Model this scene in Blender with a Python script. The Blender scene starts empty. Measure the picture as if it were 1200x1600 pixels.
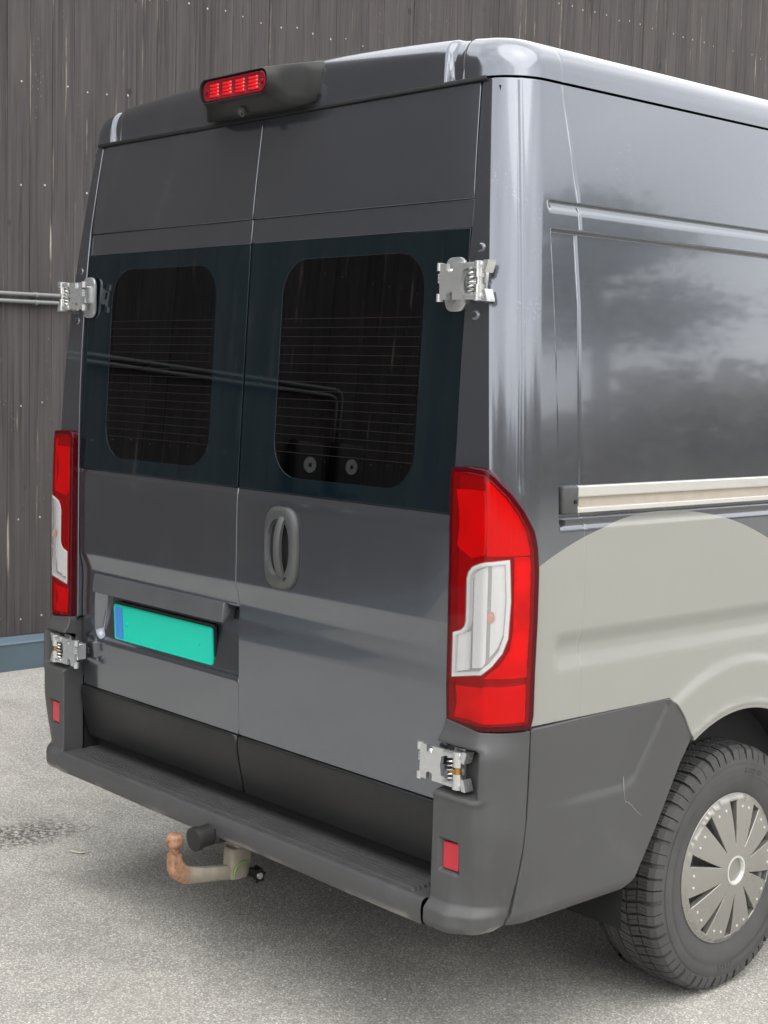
import bpy, bmesh, math, random
import numpy as np
from mathutils import Matrix, Vector
from mathutils.geometry import delaunay_2d_cdt

random.seed(7)
rng = np.random.default_rng(7)
SC = bpy.context.scene
COL = SC.collection
R = math.radians

# ------------------------------------------------------------------ camera
cam = bpy.data.cameras.new('camera')
cam.sensor_fit = 'HORIZONTAL'
cam.sensor_width = 36.0
cam.lens = 36.0 * 2321.2 / 1200.0
cam.clip_start = 0.05
cam.clip_end = 2000
camo = bpy.data.objects.new('camera', cam)
COL.objects.link(camo)
_f = Vector((-0.73695407, 0.66926873, -0.09475269))
_r = Vector((0.67028164, 0.74167073, 0.02543723))
_u = Vector((-0.08729964, 0.04476492, 0.9951758))
m = Matrix.Identity(4)
for k in range(3):
    m[k][0] = _r[k]; m[k][1] = _u[k]; m[k][2] = -_f[k]
m[0][3], m[1][3], m[2][3] = 3.25908, -2.28792, 1.66665
camo.matrix_world = m
SC.camera = camo

# ------------------------------------------------------------------ sky, sun, exposure
SUN_EL, SUN_AZ = R(58), R(-14)          # direction to the sun, azimuth from +X towards +Y
world = bpy.data.worlds.new('World')
SC.world = world
world.use_nodes = True
nt = world.node_tree
nt.nodes.clear()
out = nt.nodes.new('ShaderNodeOutputWorld')
bg = nt.nodes.new('ShaderNodeBackground')
sky = nt.nodes.new('ShaderNodeTexSky')
sky.sky_type = 'NISHITA'
sky.sun_disc = False
sky.sun_elevation = SUN_EL
sky.sun_rotation = R(90) - SUN_AZ
sky.dust_density = 4.0
sky.air_density = 1.0
hs = nt.nodes.new('ShaderNodeHueSaturation')
hs.inputs['Saturation'].default_value = 0.22
tc = nt.nodes.new('ShaderNodeTexCoord')
mp = nt.nodes.new('ShaderNodeMapping')
mp.inputs['Scale'].default_value = (1.0, 1.0, 2.6)
nz = nt.nodes.new('ShaderNodeTexNoise')
nz.inputs['Scale'].default_value = 2.2
nz.inputs['Detail'].default_value = 7
nz.inputs['Roughness'].default_value = 0.55
rp = nt.nodes.new('ShaderNodeValToRGB')
rp.color_ramp.elements[0].position = 0.36
rp.color_ramp.elements[0].color = (11.4, 11.6, 11.9, 1)
rp.color_ramp.elements[1].position = 0.66
rp.color_ramp.elements[1].color = (17.6, 17.6, 17.5, 1)
mx = nt.nodes.new('ShaderNodeMixRGB')
mx.inputs['Fac'].default_value = 0.78     # cloud cover
nt.links.new(tc.outputs['Generated'], mp.inputs['Vector'])
nt.links.new(mp.outputs['Vector'], nz.inputs['Vector'])
nt.links.new(nz.outputs['Fac'], rp.inputs['Fac'])
nt.links.new(sky.outputs['Color'], hs.inputs['Color'])
nt.links.new(hs.outputs['Color'], mx.inputs['Color1'])
nt.links.new(rp.outputs['Color'], mx.inputs['Color2'])
nt.links.new(mx.outputs['Color'], bg.inputs['Color'])
bg.inputs['Strength'].default_value = 0.15
nt.links.new(bg.outputs['Background'], out.inputs['Surface'])

sun = bpy.data.lights.new('sun', 'SUN')
sun.energy = 1.5
sun.angle = R(70)
sun.color = (1.0, 0.965, 0.92)
suno = bpy.data.objects.new('sun', sun)
COL.objects.link(suno)
sd = Vector((math.cos(SUN_EL) * math.cos(SUN_AZ), math.cos(SUN_EL) * math.sin(SUN_AZ), math.sin(SUN_EL)))
suno.rotation_euler = sd.to_track_quat('Z', 'Y').to_euler()
suno.location = (6, 6, 9)

SC.view_settings.view_transform = 'Standard'
SC.view_settings.look = 'None'
SC.view_settings.exposure = 0.24
SC.view_settings.gamma = 1.0
SC.view_settings.use_curve_mapping = False
SC.render.engine = 'CYCLES'
SC.cycles.use_denoising = True
SC.cycles.use_adaptive_sampling = True
SC.cycles.adaptive_threshold = 0.03
SC.cycles.max_bounces = 6
SC.cycles.transparent_max_bounces = 8
SC.cycles.caustics_reflective = False
SC.cycles.caustics_refractive = False


# ================================================================== materials
class NT:
    def __init__(self, name):
        self.m = bpy.data.materials.new(name)
        self.m.use_nodes = True
        self.t = self.m.node_tree
        self.t.nodes.clear()
        self.o = self.n('ShaderNodeOutputMaterial')

    def n(self, typ, **kw):
        nd = self.t.nodes.new(typ)
        for k, v in kw.items():
            if hasattr(nd, k):
                setattr(nd, k, v)
        return nd

    def l(self, a, b):
        self.t.links.new(a, b)

    def coord(self, which='Object', scale=(1, 1, 1), loc=(0, 0, 0)):
        c = self.n('ShaderNodeTexCoord')
        mpn = self.n('ShaderNodeMapping')
        mpn.inputs['Scale'].default_value = scale
        mpn.inputs['Location'].default_value = loc
        self.l(c.outputs[which], mpn.inputs['Vector'])
        return mpn.outputs['Vector']

    def noise(self, vec, scale, detail=4, rough=0.5, dist=0.0):
        nd = self.n('ShaderNodeTexNoise')
        nd.inputs['Scale'].default_value = scale
        nd.inputs['Detail'].default_value = detail
        nd.inputs['Roughness'].default_value = rough
        nd.inputs['Distortion'].default_value = dist
        self.l(vec, nd.inputs['Vector'])
        return nd.outputs['Fac']

    def voro(self, vec, scale, feature='F1', out='Distance', rnd=1.0):
        nd = self.n('ShaderNodeTexVoronoi')
        nd.feature = feature
        nd.inputs['Scale'].default_value = scale
        nd.inputs['Randomness'].default_value = rnd
        self.l(vec, nd.inputs['Vector'])
        return nd.outputs[out]

    def ramp(self, fac, stops):
        nd = self.n('ShaderNodeValToRGB')
        el = nd.color_ramp.elements
        while len(el) < len(stops):
            el.new(0.5)
        for e, (p, c) in zip(el, stops):
            e.position = p
            e.color = (c, c, c, 1) if isinstance(c, (int, float)) else (*c, 1)
        self.l(fac, nd.inputs['Fac'])
        return nd.outputs['Color']

    def math(self, op, a, b=0.0, c=0.0):
        nd = self.n('ShaderNodeMath', operation=op)
        for i, v in enumerate((a, b, c)):
            if isinstance(v, (int, float)):
                nd.inputs[i].default_value = v
            else:
                self.l(v, nd.inputs[i])
        return nd.outputs[0]

    def mix(self, fac, a, b, blend='MIX'):
        nd = self.n('ShaderNodeMixRGB', blend_type=blend)
        for i, v in enumerate((fac, a, b)):
            if isinstance(v, (int, float)):
                nd.inputs[i].default_value = v if i == 0 else (v, v, v, 1)
            elif isinstance(v, tuple):
                nd.inputs[i].default_value = (*v, 1)
            else:
                self.l(v, nd.inputs[i])
        return nd.outputs['Color']

    def bump(self, h, strength=0.3, dist=0.002, nrm=None):
        nd = self.n('ShaderNodeBump')
        nd.inputs['Strength'].default_value = strength
        nd.inputs['Distance'].default_value = dist
        self.l(h, nd.inputs['Height'])
        if nrm is not None:
            self.l(nrm, nd.inputs['Normal'])
        return nd.outputs['Normal']

    def pbsdf(self, **kw):
        nd = self.n('ShaderNodeBsdfPrincipled')
        for k, v in kw.items():
            s = nd.inputs[k]
            if isinstance(v, (int, float)):
                s.default_value = v
            elif isinstance(v, tuple):
                s.default_value = (*v, 1) if len(v) == 3 and s.type == 'RGBA' else v
            else:
                self.l(v, s)
        return nd

    def done(self, sh):
        self.l(sh, self.o.inputs['Surface'])
        return self.m


def mat_simple(name, col, rough=0.5, metal=0.0, spec=0.5, coat=0.0, nscale=0, namp=0.0, bscale=0, bstr=0.0, bdist=0.001, var=0.0):
    t = NT(name)
    v = t.coord()
    c = col
    if namp:
        f = t.noise(v, nscale, 5, 0.6)
        c = t.mix(f, tuple(x * (1 - namp) for x in col), tuple(min(1, x * (1 + namp)) for x in col))
    kw = dict(Roughness=rough, Metallic=metal)
    kw['Specular IOR Level'] = spec
    kw['Coat Weight'] = coat
    kw['Base Color'] = c
    if var:
        kw['Roughness'] = t.ramp(t.noise(v, 6, 5, 0.6), [(0.3, rough - var), (0.7, rough + var)])
    if bstr:
        kw['Normal'] = t.bump(t.noise(v, bscale, 3, 0.6), bstr, bdist)
    return t.done(t.pbsdf(**kw).outputs['BSDF'])


def mat_paint():
    """dark grey metallic paint with a large pale grey round foil on the flanks"""
    t = NT('van_paint')
    v = t.coord()
    sep = t.n('ShaderNodeSeparateXYZ')
    t.l(v, sep.inputs[0])
    dy = t.math('SUBTRACT', sep.outputs['Y'], 0.6957)
    dz = t.math('SUBTRACT', sep.outputs['Z'], 0.2296)
    d2 = t.math('ADD', t.math('MULTIPLY', dy, dy), t.math('MULTIPLY', dz, dz))
    d = t.math('SQRT', d2)
    mk = t.math('LESS_THAN', d, 1.108)
    side = t.math('GREATER_THAN', t.math('ABSOLUTE', sep.outputs['X']), 0.96)
    mk = t.math('MULTIPLY', mk, side)
    flake = t.noise(v, 900, 2, 0.5)
    dust = t.noise(v, 3.0, 6, 0.65)
    basec = t.mix(flake, (0.158, 0.170, 0.196), (0.165, 0.177, 0.203))
    basec = t.mix(t.ramp(dust, [(0.45, 0.0), (0.85, 0.10)]), basec, (0.31, 0.31, 0.30))
    spk = t.ramp(t.voro(t.coord('Object', (1, 1, 1)), 120, 'F1', 'Distance'), [(0.12, 1.0), (0.2, 0.0)])
    spm = t.ramp(t.noise(v, 4.5, 3, 0.6), [(0.56, 0.0), (0.72, 0.5)])
    basec = t.mix(t.math('MULTIPLY', spk, spm), basec, (0.5, 0.5, 0.48))
    pale = t.mix(dust, (0.252, 0.251, 0.230), (0.274, 0.273, 0.250))
    orange = t.noise(v, 60, 2, 0.5)
    wave = t.noise(v, 5.0, 2, 0.5)
    nb = t.bump(orange, 0.012, 0.0003, t.bump(wave, 0.04, 0.004))
    ro = t.ramp(dust, [(0.3, 0.17), (0.8, 0.20)])
    dark = t.pbsdf(**{'Base Color': basec, 'Metallic': 0.86, 'Roughness': ro, 'Coat Weight': 1.0, 'Coat Roughness': 0.04, 'Normal': nb, 'Coat Normal': nb})
    foil = t.pbsdf(**{'Base Color': pale, 'Roughness': 0.32, 'Specular IOR Level': 0.5, 'Coat Weight': 0.35, 'Coat Roughness': 0.12, 'Normal': nb})
    ms = t.n('ShaderNodeMixShader')
    t.l(mk, ms.inputs[0]); t.l(dark.outputs[0], ms.inputs[1]); t.l(foil.outputs[0], ms.inputs[2])
    return t.done(ms.outputs[0])


def mat_plastic(name, col, rough=0.52):
    t = NT(name)
    v = t.coord()
    n1 = t.noise(v, 5, 6, 0.65)
    vs = t.coord('Object', (3, 3, 40))
    streak = t.noise(v, 2.2, 5, 0.7, 0.6)
    c = t.mix(n1, tuple(x * 0.82 for x in col), tuple(x * 1.2 for x in col))
    c = t.mix(t.ramp(streak, [(0.52, 0.0), (0.8, 0.30)]), c, tuple(min(0.16, x * 2.8) for x in col))
    scr = t.noise(t.coord('Object', (9, 9, 120), (3, 1, 2)), 3, 6, 0.75)
    c = t.mix(t.ramp(scr, [(0.66, 0.0), (0.74, 0.18)]), c, tuple(min(0.2, x * 3.5) for x in col))
    sepz = t.n('ShaderNodeSeparateXYZ'); t.l(v, sepz.inputs[0])
    edge = t.math('ADD', sepz.outputs['Z'], t.math('MULTIPLY', t.math('SUBTRACT', t.noise(v, 26, 5, 0.7), 0.5), 0.022))
    lowm = t.ramp(t.noise(v, 3.1, 3, 0.6), [(0.48, 0.0), (0.62, 1.0)])
    c = t.mix(t.math('MULTIPLY', lowm, t.ramp(edge, [(0.384, 0.75), (0.394, 0.0)])) if name.startswith('grained') else 0.0, c, (0.33, 0.31, 0.27))
    nb = t.bump(t.noise(v, 420, 2, 0.6), 0.10, 0.0004)
    ro = t.ramp(n1, [(0.3, rough - 0.08), (0.75, rough + 0.1)])
    return t.done(t.pbsdf(**{'Base Color': c, 'Roughness': ro, 'Normal': nb, 'Specular IOR Level': 0.5}).outputs[0])


def mat_wood():
    t = NT('weathered_black_boards')
    oi = t.n('ShaderNodeObjectInfo')
    c = t.n('ShaderNodeTexCoord')
    off = t.n('ShaderNodeVectorMath', operation='SCALE')
    comb = t.n('ShaderNodeCombineXYZ')
    t.l(oi.outputs['Random'], comb.inputs[0]); t.l(oi.outputs['Random'], comb.inputs[1]); t.l(oi.outputs['Random'], comb.inputs[2])
    t.l(comb.outputs[0], off.inputs[0]); off.inputs['Scale'].default_value = 57.0
    add = t.n('ShaderNodeVectorMath', operation='ADD')
    t.l(c.outputs['Object'], add.inputs[0]); t.l(off.outputs[0], add.inputs[1])
    P = add.outputs[0]

    def mapped(s):
        mpn = t.n('ShaderNodeMapping'); mpn.inputs['Scale'].default_value = s
        t.l(P, mpn.inputs['Vector']); return mpn.outputs[0]
    # knots distort the grain
    kv = mapped((1, 11, 7))
    kdn = t.n('ShaderNodeTexVoronoi'); kdn.inputs['Scale'].default_value = 1.0
    t.l(kv, kdn.inputs['Vector'])
    ksep = t.n('ShaderNodeSeparateColor'); t.l(kdn.outputs['Color'], ksep.inputs[0])
    kpick = t.math('GREATER_THAN', ksep.outputs[0], 0.86)
    kd = t.math('ADD', kdn.outputs['Distance'], t.math('MULTIPLY', t.math('SUBTRACT', 1.0, kpick), 9.0))
    knot = t.ramp(kd, [(0.0, 1.0), (0.10, 0.85), (0.20, 0.0)])
    gr = t.ramp(t.noise(mapped((1, 44, 0.9)), 1.0, 5, 0.68, 0.9), [(0.30, 0.0), (0.70, 1.0)])
    gr2 = t.noise(mapped((1, 190, 3.5)), 1.0, 3, 0.6, 0.0)
    big = t.noise(mapped((1, 5, 0.9)), 1.0, 4, 0.6)
    base = t.mix(gr, (0.027, 0.0247, 0.0247), (0.092, 0.084, 0.083))
    base = t.mix(t.ramp(big, [(0.35, 0.0), (0.7, 0.65)]), base, (0.098, 0.089, 0.087))
    base = t.mix(t.ramp(gr2, [(0.30, 0.30), (0.46, 0.0)]), base, (0.040, 0.037, 0.036))
    # long pale cracks where the stain has flaked
    ck = t.noise(mapped((1, 42, 0.75)), 1.0, 3, 0.5, 0.6)
    ckm = t.noise(mapped((1, 9, 2.6)), 1.0, 3, 0.6)
    ckr = t.math('MULTIPLY', t.ramp(ck, [(0.64, 0.0), (0.69, 1.0)]), t.ramp(ckm, [(0.46, 0.0), (0.60, 1.0)]))
    base = t.mix(t.math('MULTIPLY', ckr, 0.8), base, (0.42, 0.36, 0.29))
    fl = t.voro(mapped((1, 60, 26)), 1.0, 'F1', 'Distance')
    flm = t.noise(mapped((1, 6, 1.5)), 1.0, 3, 0.5)
    flk = t.math('MULTIPLY', t.ramp(fl, [(0.10, 1.0), (0.17, 0.0)]), t.ramp(flm, [(0.58, 0.0), (0.72, 0.35)]))
    base = t.mix(flk, base, (0.45, 0.43, 0.40))
    base = t.mix(t.math('MULTIPLY', knot, 0.75), base, (0.026, 0.022, 0.02))
    ring = t.ramp(kd, [(0.18, 0.0), (0.23, 0.30), (0.30, 0.0)])
    tone = t.ramp(oi.outputs['Random'], [(0.0, 0.93), (1.0, 1.07)])
    base = t.mix(1.0, base, tone, 'MULTIPLY')
    h = t.math('ADD', gr, t.math('MULTIPLY', gr2, 0.6))
    nb = t.bump(h, 0.55, 0.004)
    return t.done(t.pbsdf(**{'Base Color': base, 'Roughness': 0.78, 'Normal': nb, 'Specular IOR Level': 0.25}).outputs[0])


def mat_asphalt():
    t = NT('old_asphalt')
    v = t.coord()
    agg = t.n('ShaderNodeTexVoronoi'); agg.inputs['Scale'].default_value = 200
    t.l(v, agg.inputs['Vector'])
    hsv = t.n('ShaderNodeSeparateColor')
    t.l(agg.outputs['Color'], hsv.inputs[0])
    stone = t.ramp(hsv.outputs[0], [(0.0, (0.23, 0.222, 0.202)), (0.5, (0.33, 0.321, 0.293)), (0.85, (0.42, 0.408, 0.372)), (1.0, (0.58, 0.56, 0.51))])
    bitu = t.ramp(agg.outputs['Distance'], [(0.35, 0.0), (0.75, 0.75)])
    c = t.mix(bitu, stone, (0.17, 0.165, 0.155))
    fine = t.noise(v, 420, 3, 0.7)
    c = t.mix(t.ramp(fine, [(0.35, 0.4), (0.6, 0.0)]), c, (0.14, 0.135, 0.125))
    big = t.noise(v, 0.9, 6, 0.65)
    med = t.noise(v, 3.5, 6, 0.65)
    c = t.mix(1.0, c, t.ramp(big, [(0.3, 1.18), (0.7, 1.58)]), 'MULTIPLY')
    c = t.mix(1.0, c, t.ramp(med, [(0.3, 0.88), (0.7, 1.12)]), 'MULTIPLY')
    fleck = t.noise(v, 70, 3, 0.75)
    c = t.mix(t.ramp(fleck, [(0.62, 0.0), (0.74, 0.32)]), c, (0.62, 0.60, 0.53))
    warm = t.noise(v, 1.7, 4, 0.5)
    c = t.mix(t.ramp(warm, [(0.55, 0.0), (0.75, 0.35)]), c, (0.34, 0.31, 0.275))
    # damp / oily patch left of the tow ball
    sep = t.n('ShaderNodeSeparateXYZ'); t.l(v, sep.inputs[0])
    dx = t.math('MULTIPLY', t.math('ADD', sep.outputs['X'], 1.38), 4.2)
    dyy = t.math('MULTIPLY', t.math('ADD', sep.outputs['Y'], -0.24), 2.4)
    dd = t.math('SQRT', t.math('ADD', t.math('MULTIPLY', dx, dx), t.math('MULTIPLY', dyy, dyy)))
    dd = t.math('ADD', dd, t.math('MULTIPLY', t.math('SUBTRACT', t.noise(v, 9, 5, 0.7), 0.5), 1.1))
    st = t.ramp(dd, [(0.25, 1.0), (0.75, 0.0)])
    st = t.math('MULTIPLY', st, t.ramp(t.noise(v, 55, 3, 0.6), [(0.42, 0.0), (0.56, 0.85)]))
    c = t.mix(st, c, (0.045, 0.042, 0.04))
    drk = t.ramp(t.voro(v, 9.0, 'F1', 'Distance'), [(0.03, 0.8), (0.05, 0.0)])
    c = t.mix(drk, c, (0.07, 0.065, 0.06))
    pale = t.voro(v, 5.5, 'F1', 'Distance')
    pk = t.ramp(pale, [(0.018, 1.0), (0.03, 0.0)])
    c = t.mix(pk, c, (0.6, 0.58, 0.54))
    h = t.math('ADD', t.math('MULTIPLY', agg.outputs['Distance'], -0.9), t.math('MULTIPLY', fine, 0.5))
    nb = t.bump(h, 0.6, 0.003)
    return t.done(t.pbsdf(**{'Base Color': c, 'Roughness': 0.86, 'Normal': nb, 'Specular IOR Level': 0.3}).outputs[0])


def mat_lens(name, tint, dens=0.0):
    """thin coloured lamp lens: coloured see-through skin with a clear gloss"""
    t = NT(name)
    tr = t.n('ShaderNodeBsdfTransparent')
    tr.inputs['Color'].default_value = (*tint, 1)
    gl = t.n('ShaderNodeBsdfGlossy')
    gl.inputs['Roughness'].default_value = 0.03
    fr = t.n('ShaderNodeFresnel'); fr.inputs['IOR'].default_value = 1.38
    df = t.n('ShaderNodeBsdfDiffuse')
    df.inputs['Color'].default_value = (*[min(1.0, c * 0.95) for c in tint], 1)
    mb = t.n('ShaderNodeMixShader'); mb.inputs[0].default_value = dens
    t.l(tr.outputs[0], mb.inputs[1]); t.l(df.outputs[0], mb.inputs[2])
    ms = t.n('ShaderNodeMixShader')
    t.l(fr.outputs[0], ms.inputs[0]); t.l(mb.outputs[0], ms.inputs[1]); t.l(gl.outputs[0], ms.inputs[2])
    return t.done(ms.outputs[0])


def mat_pane():
    t = NT('tinted_window_pane')
    tr = t.n('ShaderNodeBsdfTransparent')
    tr.inputs['Color'].default_value = (0.05, 0.05, 0.06, 1)
    gl = t.n('ShaderNodeBsdfGlossy')
    gl.inputs['Roughness'].default_value = 0.012
    gl.inputs['Color'].default_value = (0.9, 0.92, 1.0, 1)
    fr = t.n('ShaderNodeFresnel'); fr.inputs['IOR'].default_value = 1.52
    ms = t.n('ShaderNodeMixShader')
    t.l(fr.outputs[0], ms.inputs[0]); t.l(tr.outputs[0], ms.inputs[1]); t.l(gl.outputs[0], ms.inputs[2])
    return t.done(ms.outputs[0])


def mat_foliage(name, c1, c2):
    t = NT(name)
    v = t.coord()
    f = t.noise(v, 0.9, 4, 0.6)
    c = t.mix(f, c1, c2)
    return t.done(t.pbsdf(**{'Base Color': c, 'Roughness': 0.7, 'Specular IOR Level': 0.2}).outputs[0])


M = {}
M['paint'] = mat_paint()
M['plastic'] = mat_plastic('grained_black_plastic', (0.060, 0.060, 0.062), 0.50)
M['trim'] = mat_plastic('door_trim_plastic', (0.009, 0.0093, 0.0105), 0.40)
M['housing'] = mat_simple('satin_black_housing', (0.009, 0.0095, 0.009), 0.34, spec=0.35, nscale=9, namp=0.3, var=0.05)
M['cell_rim'] = mat_simple('dark_crimson_lens', (0.20, 0.003, 0.012), 0.12, coat=0.6)
M['plate_bar'] = mat_plastic('worn_grey_plate_bar', (0.075, 0.078, 0.086), 0.42)
M['seal'] = mat_simple('rubber_seal', (0.012, 0.012, 0.013), 0.55)
M['dark'] = mat_simple('dark_cavity', (0.008, 0.008, 0.009), 0.9)
M['interior'] = mat_simple('dark_cargo_lining', (0.02, 0.02, 0.022), 0.8, nscale=4, namp=0.3)
M['frit'] = mat_simple('black_printed_glass_border', (0.0030, 0.0085, 0.0120), 0.03, spec=0.6, nscale=3, namp=0.2)
M['pane'] = mat_pane()
M['wire'] = mat_simple('copper_heating_wire', (0.012, 0.0075, 0.007), 0.8, spec=0.2)
M['silver'] = mat_simple('silver_lacquered_steel', (0.56, 0.57, 0.575), 0.26, metal=0.7, nscale=30, namp=0.10, var=0.06)
M['steel'] = mat_simple('bright_steel', (0.70, 0.70, 0.69), 0.24, metal=0.95, nscale=50, namp=0.12)
M['brass'] = mat_simple('greasy_brass', (0.42, 0.22, 0.05), 0.4, metal=0.7, nscale=80, namp=0.4)
M['alu'] = mat_simple('anodised_aluminium', (0.74, 0.73, 0.70), 0.30, metal=0.75, nscale=8, namp=0.06)
M['rail_in'] = mat_simple('dusty_rail_channel', (0.56, 0.50, 0.42), 0.5, metal=0.3, nscale=14, namp=0.22)
M['handle'] = mat_plastic('grey_handle_plastic', (0.060, 0.062, 0.063), 0.38)
M['plate'] = mat_simple('green_number_plate', (0.0, 0.55, 0.40), 0.42, nscale=14, namp=0.06)
M['plate_blue'] = mat_simple('blue_plate_band', (0.05, 0.22, 0.62), 0.42)
M['tow_rust'] = None
M['rubber'] = mat_simple('tyre_rubber', (0.058, 0.057, 0.057), 0.66, nscale=9, namp=0.40, bscale=160, bstr=0.2, bdist=0.0008)
M['hubcap'] = mat_simple('silver_hubcap_lacquer', (0.33, 0.32, 0.295), 0.30, metal=0.6, nscale=12, namp=0.10, var=0.05)
M['hubring'] = mat_simple('pale_hub_ring', (0.60, 0.61, 0.58), 0.34, metal=0.35)
M['rim'] = mat_simple('steel_rim_paint', (0.40, 0.40, 0.385), 0.42, metal=0.5, nscale=15, namp=0.35)
M['wood'] = mat_wood()
M['asphalt'] = mat_asphalt()
M['flash'] = mat_simple('blue_grey_metal_flashing', (0.105, 0.150, 0.185), 0.42, metal=0.2, nscale=3, namp=0.22, var=0.08)
M['galv'] = mat_simple('galvanised_pipe', (0.20, 0.212, 0.208), 0.5, metal=0.2, nscale=20, namp=0.15)
M['nail'] = mat_simple('galvanised_nail_head', (0.46, 0.455, 0.44), 0.45, metal=0.2)
M['lens_red'] = mat_lens('red_lamp_lens', (1.0, 0.006, 0.010), 0.14)
M['lens_rim'] = mat_lens('dark_red_lamp_border', (0.30, 0.006, 0.02), 0.20)
M['lens_clear'] = mat_lens('clear_lamp_lens', (0.97, 0.97, 0.97), 0.20)
M['reflector'] = mat_simple('white_lamp_reflector', (0.96, 0.96, 0.96), 0.35, metal=0.1, nscale=18, namp=0.10)
M['reflector_grey'] = mat_simple('grey_lamp_reflector', (0.93, 0.93, 0.92), 0.30, metal=0.0, nscale=20, namp=0.12)
M['lamp_dark'] = mat_simple('dark_lamp_housing', (0.22, 0.20, 0.20), 0.5)
M['bulb'] = mat_simple('amber_bulb', (0.85, 0.22, 0.06), 0.3)
M['red_refl'] = mat_simple('red_plastic_reflector', (0.46, 0.006, 0.022), 0.18, coat=0.6, bscale=380, bstr=0.4, bdist=0.001)
M['red_bright'] = mat_simple('bright_red_lamp_cells', (0.85, 0.012, 0.02), 0.25, coat=0.5)
M['charger'] = mat_simple('charger_black_plastic', (0.03, 0.03, 0.03), 0.4)
M['dial'] = mat_simple('white_round_badge', (0.50, 0.50, 0.48), 0.5)
M['black'] = mat_simple('black_cable_rubber', (0.015, 0.015, 0.015), 0.5)
M['pebble'] = mat_simple('pale_grit', (0.42, 0.40, 0.36), 0.85, nscale=40, namp=0.4)
M['leafbit'] = mat_simple('dry_pale_leaf', (0.62, 0.58, 0.46), 0.8)
M['bark'] = mat_simple('pine_bark', (0.12, 0.085, 0.06), 0.9, nscale=12, namp=0.4, bscale=20, bstr=0.5, bdist=0.02)
M['needles'] = mat_foliage('pine_needles', (0.050, 0.072, 0.044), (0.10, 0.125, 0.075))
M['wood_bank'] = mat_foliage('bare_spring_wood', (0.22, 0.205, 0.175), (0.42, 0.39, 0.335))


def mat_rust():
    t = NT('rusty_towball_steel')
    v = t.coord()
    sep = t.n('ShaderNodeSeparateXYZ'); t.l(v, sep.inputs[0])
    n = t.noise(v, 45, 6, 0.7)
    k = t.math('ADD', t.math('MULTIPLY', sep.outputs['Y'], -5.5), t.math('MULTIPLY', t.math('SUBTRACT', n, 0.5), 0.9))
    rust = t.mix(t.ramp(n, [(0.35, 0.0), (0.62, 1.0)]), (0.15, 0.07, 0.04), (0.42, 0.235, 0.145))
    grey = t.mix(t.noise(v, 30, 5, 0.6), (0.18, 0.16, 0.125), (0.38, 0.345, 0.28))
    c = t.mix(t.ramp(k, [(0.0, 0.0), (0.25, 1.0)]), grey, rust)
    return t.done(t.pbsdf(**{'Base Color': c, 'Roughness': 0.7, 'Metallic': 0.15, 'Normal': t.bump(n, 0.5, 0.001)}).outputs[0])


M['tow_rust'] = mat_rust()


# ================================================================== object helpers
def link(o, parent=None):
    COL.objects.link(o)
    if parent is not None:
        o.parent = parent
    return o


def empty(name, loc=(0, 0, 0), parent=None):
    o = bpy.data.objects.new(name, None)
    o.location = loc
    return link(o, parent)


def tag(o, label=None, cat=None, group=None, kind=None):
    if label: o['label'] = label
    if cat: o['category'] = cat
    if group: o['group'] = group
    if kind: o['kind'] = kind
    return o


def mk(name, V, Fc, mat, parent=None, smooth=True, normals=None, loc=None):
    me = bpy.data.meshes.new(name)
    me.from_pydata([tuple(map(float, p)) for p in V], [], [tuple(map(int, f)) for f in Fc])
    me.validate()
    if smooth:
        me.shade_smooth()
    if normals is not None:
        me.normals_split_custom_set_from_vertices([tuple(map(float, n)) for n in normals])
    if mat is not None:
        me.materials.append(mat)
    o = bpy.data.objects.new(name, me)
    if name in STUFF:
        o['kind'] = 'stuff'
    if loc is not None:
        o.location = loc
    return link(o, parent)


def bm_obj(name, bm, mat, parent=None, smooth=False, angle=None, loc=None):
    bmesh.ops.recalc_face_normals(bm, faces=bm.faces)
    if name not in STUFF and parent is not None:
        isl = islands(bm)
        if len(isl) > 1:
            first = None
            for comp in isl:
                nb_ = bmesh.new(); mp_ = {}
                for f in comp:
                    vs = []
                    for v in f.verts:
                        if v not in mp_:
                            mp_[v] = nb_.verts.new(v.co)
                        vs.append(mp_[v])
                    nf = nb_.faces.new(vs); nf.material_index = f.material_index
                o_ = bm_obj(name, nb_, mat, parent, smooth, angle, loc)
                first = first or o_
            bm.free()
            return first
    me = bpy.data.meshes.new(name)
    bm.to_mesh(me)
    bm.free()
    if angle is not None:
        me.shade_smooth()
        me.set_sharp_from_angle(angle=R(angle))
    elif smooth:
        me.shade_smooth()
    me.materials.append(mat)
    o = bpy.data.objects.new(name, me)
    if loc is not None:
        o.location = loc
    if name in STUFF:
        o['kind'] = 'stuff'
    return link(o, parent)


STUFF = {'heating_wires', 'nail_heads', 'cover_studs', 'rim_openings', 'sidewall_rings', 'limbs'}


def islands(bm):
    seen = set(); out_ = []
    for f in bm.faces:
        if f in seen:
            continue
        st_, comp = [f], []
        seen.add(f)
        while st_:
            g = st_.pop(); comp.append(g)
            for e in g.edges:
                for h in e.link_faces:
                    if h not in seen:
                        seen.add(h); st_.append(h)
        out_.append(comp)
    return out_


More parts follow.
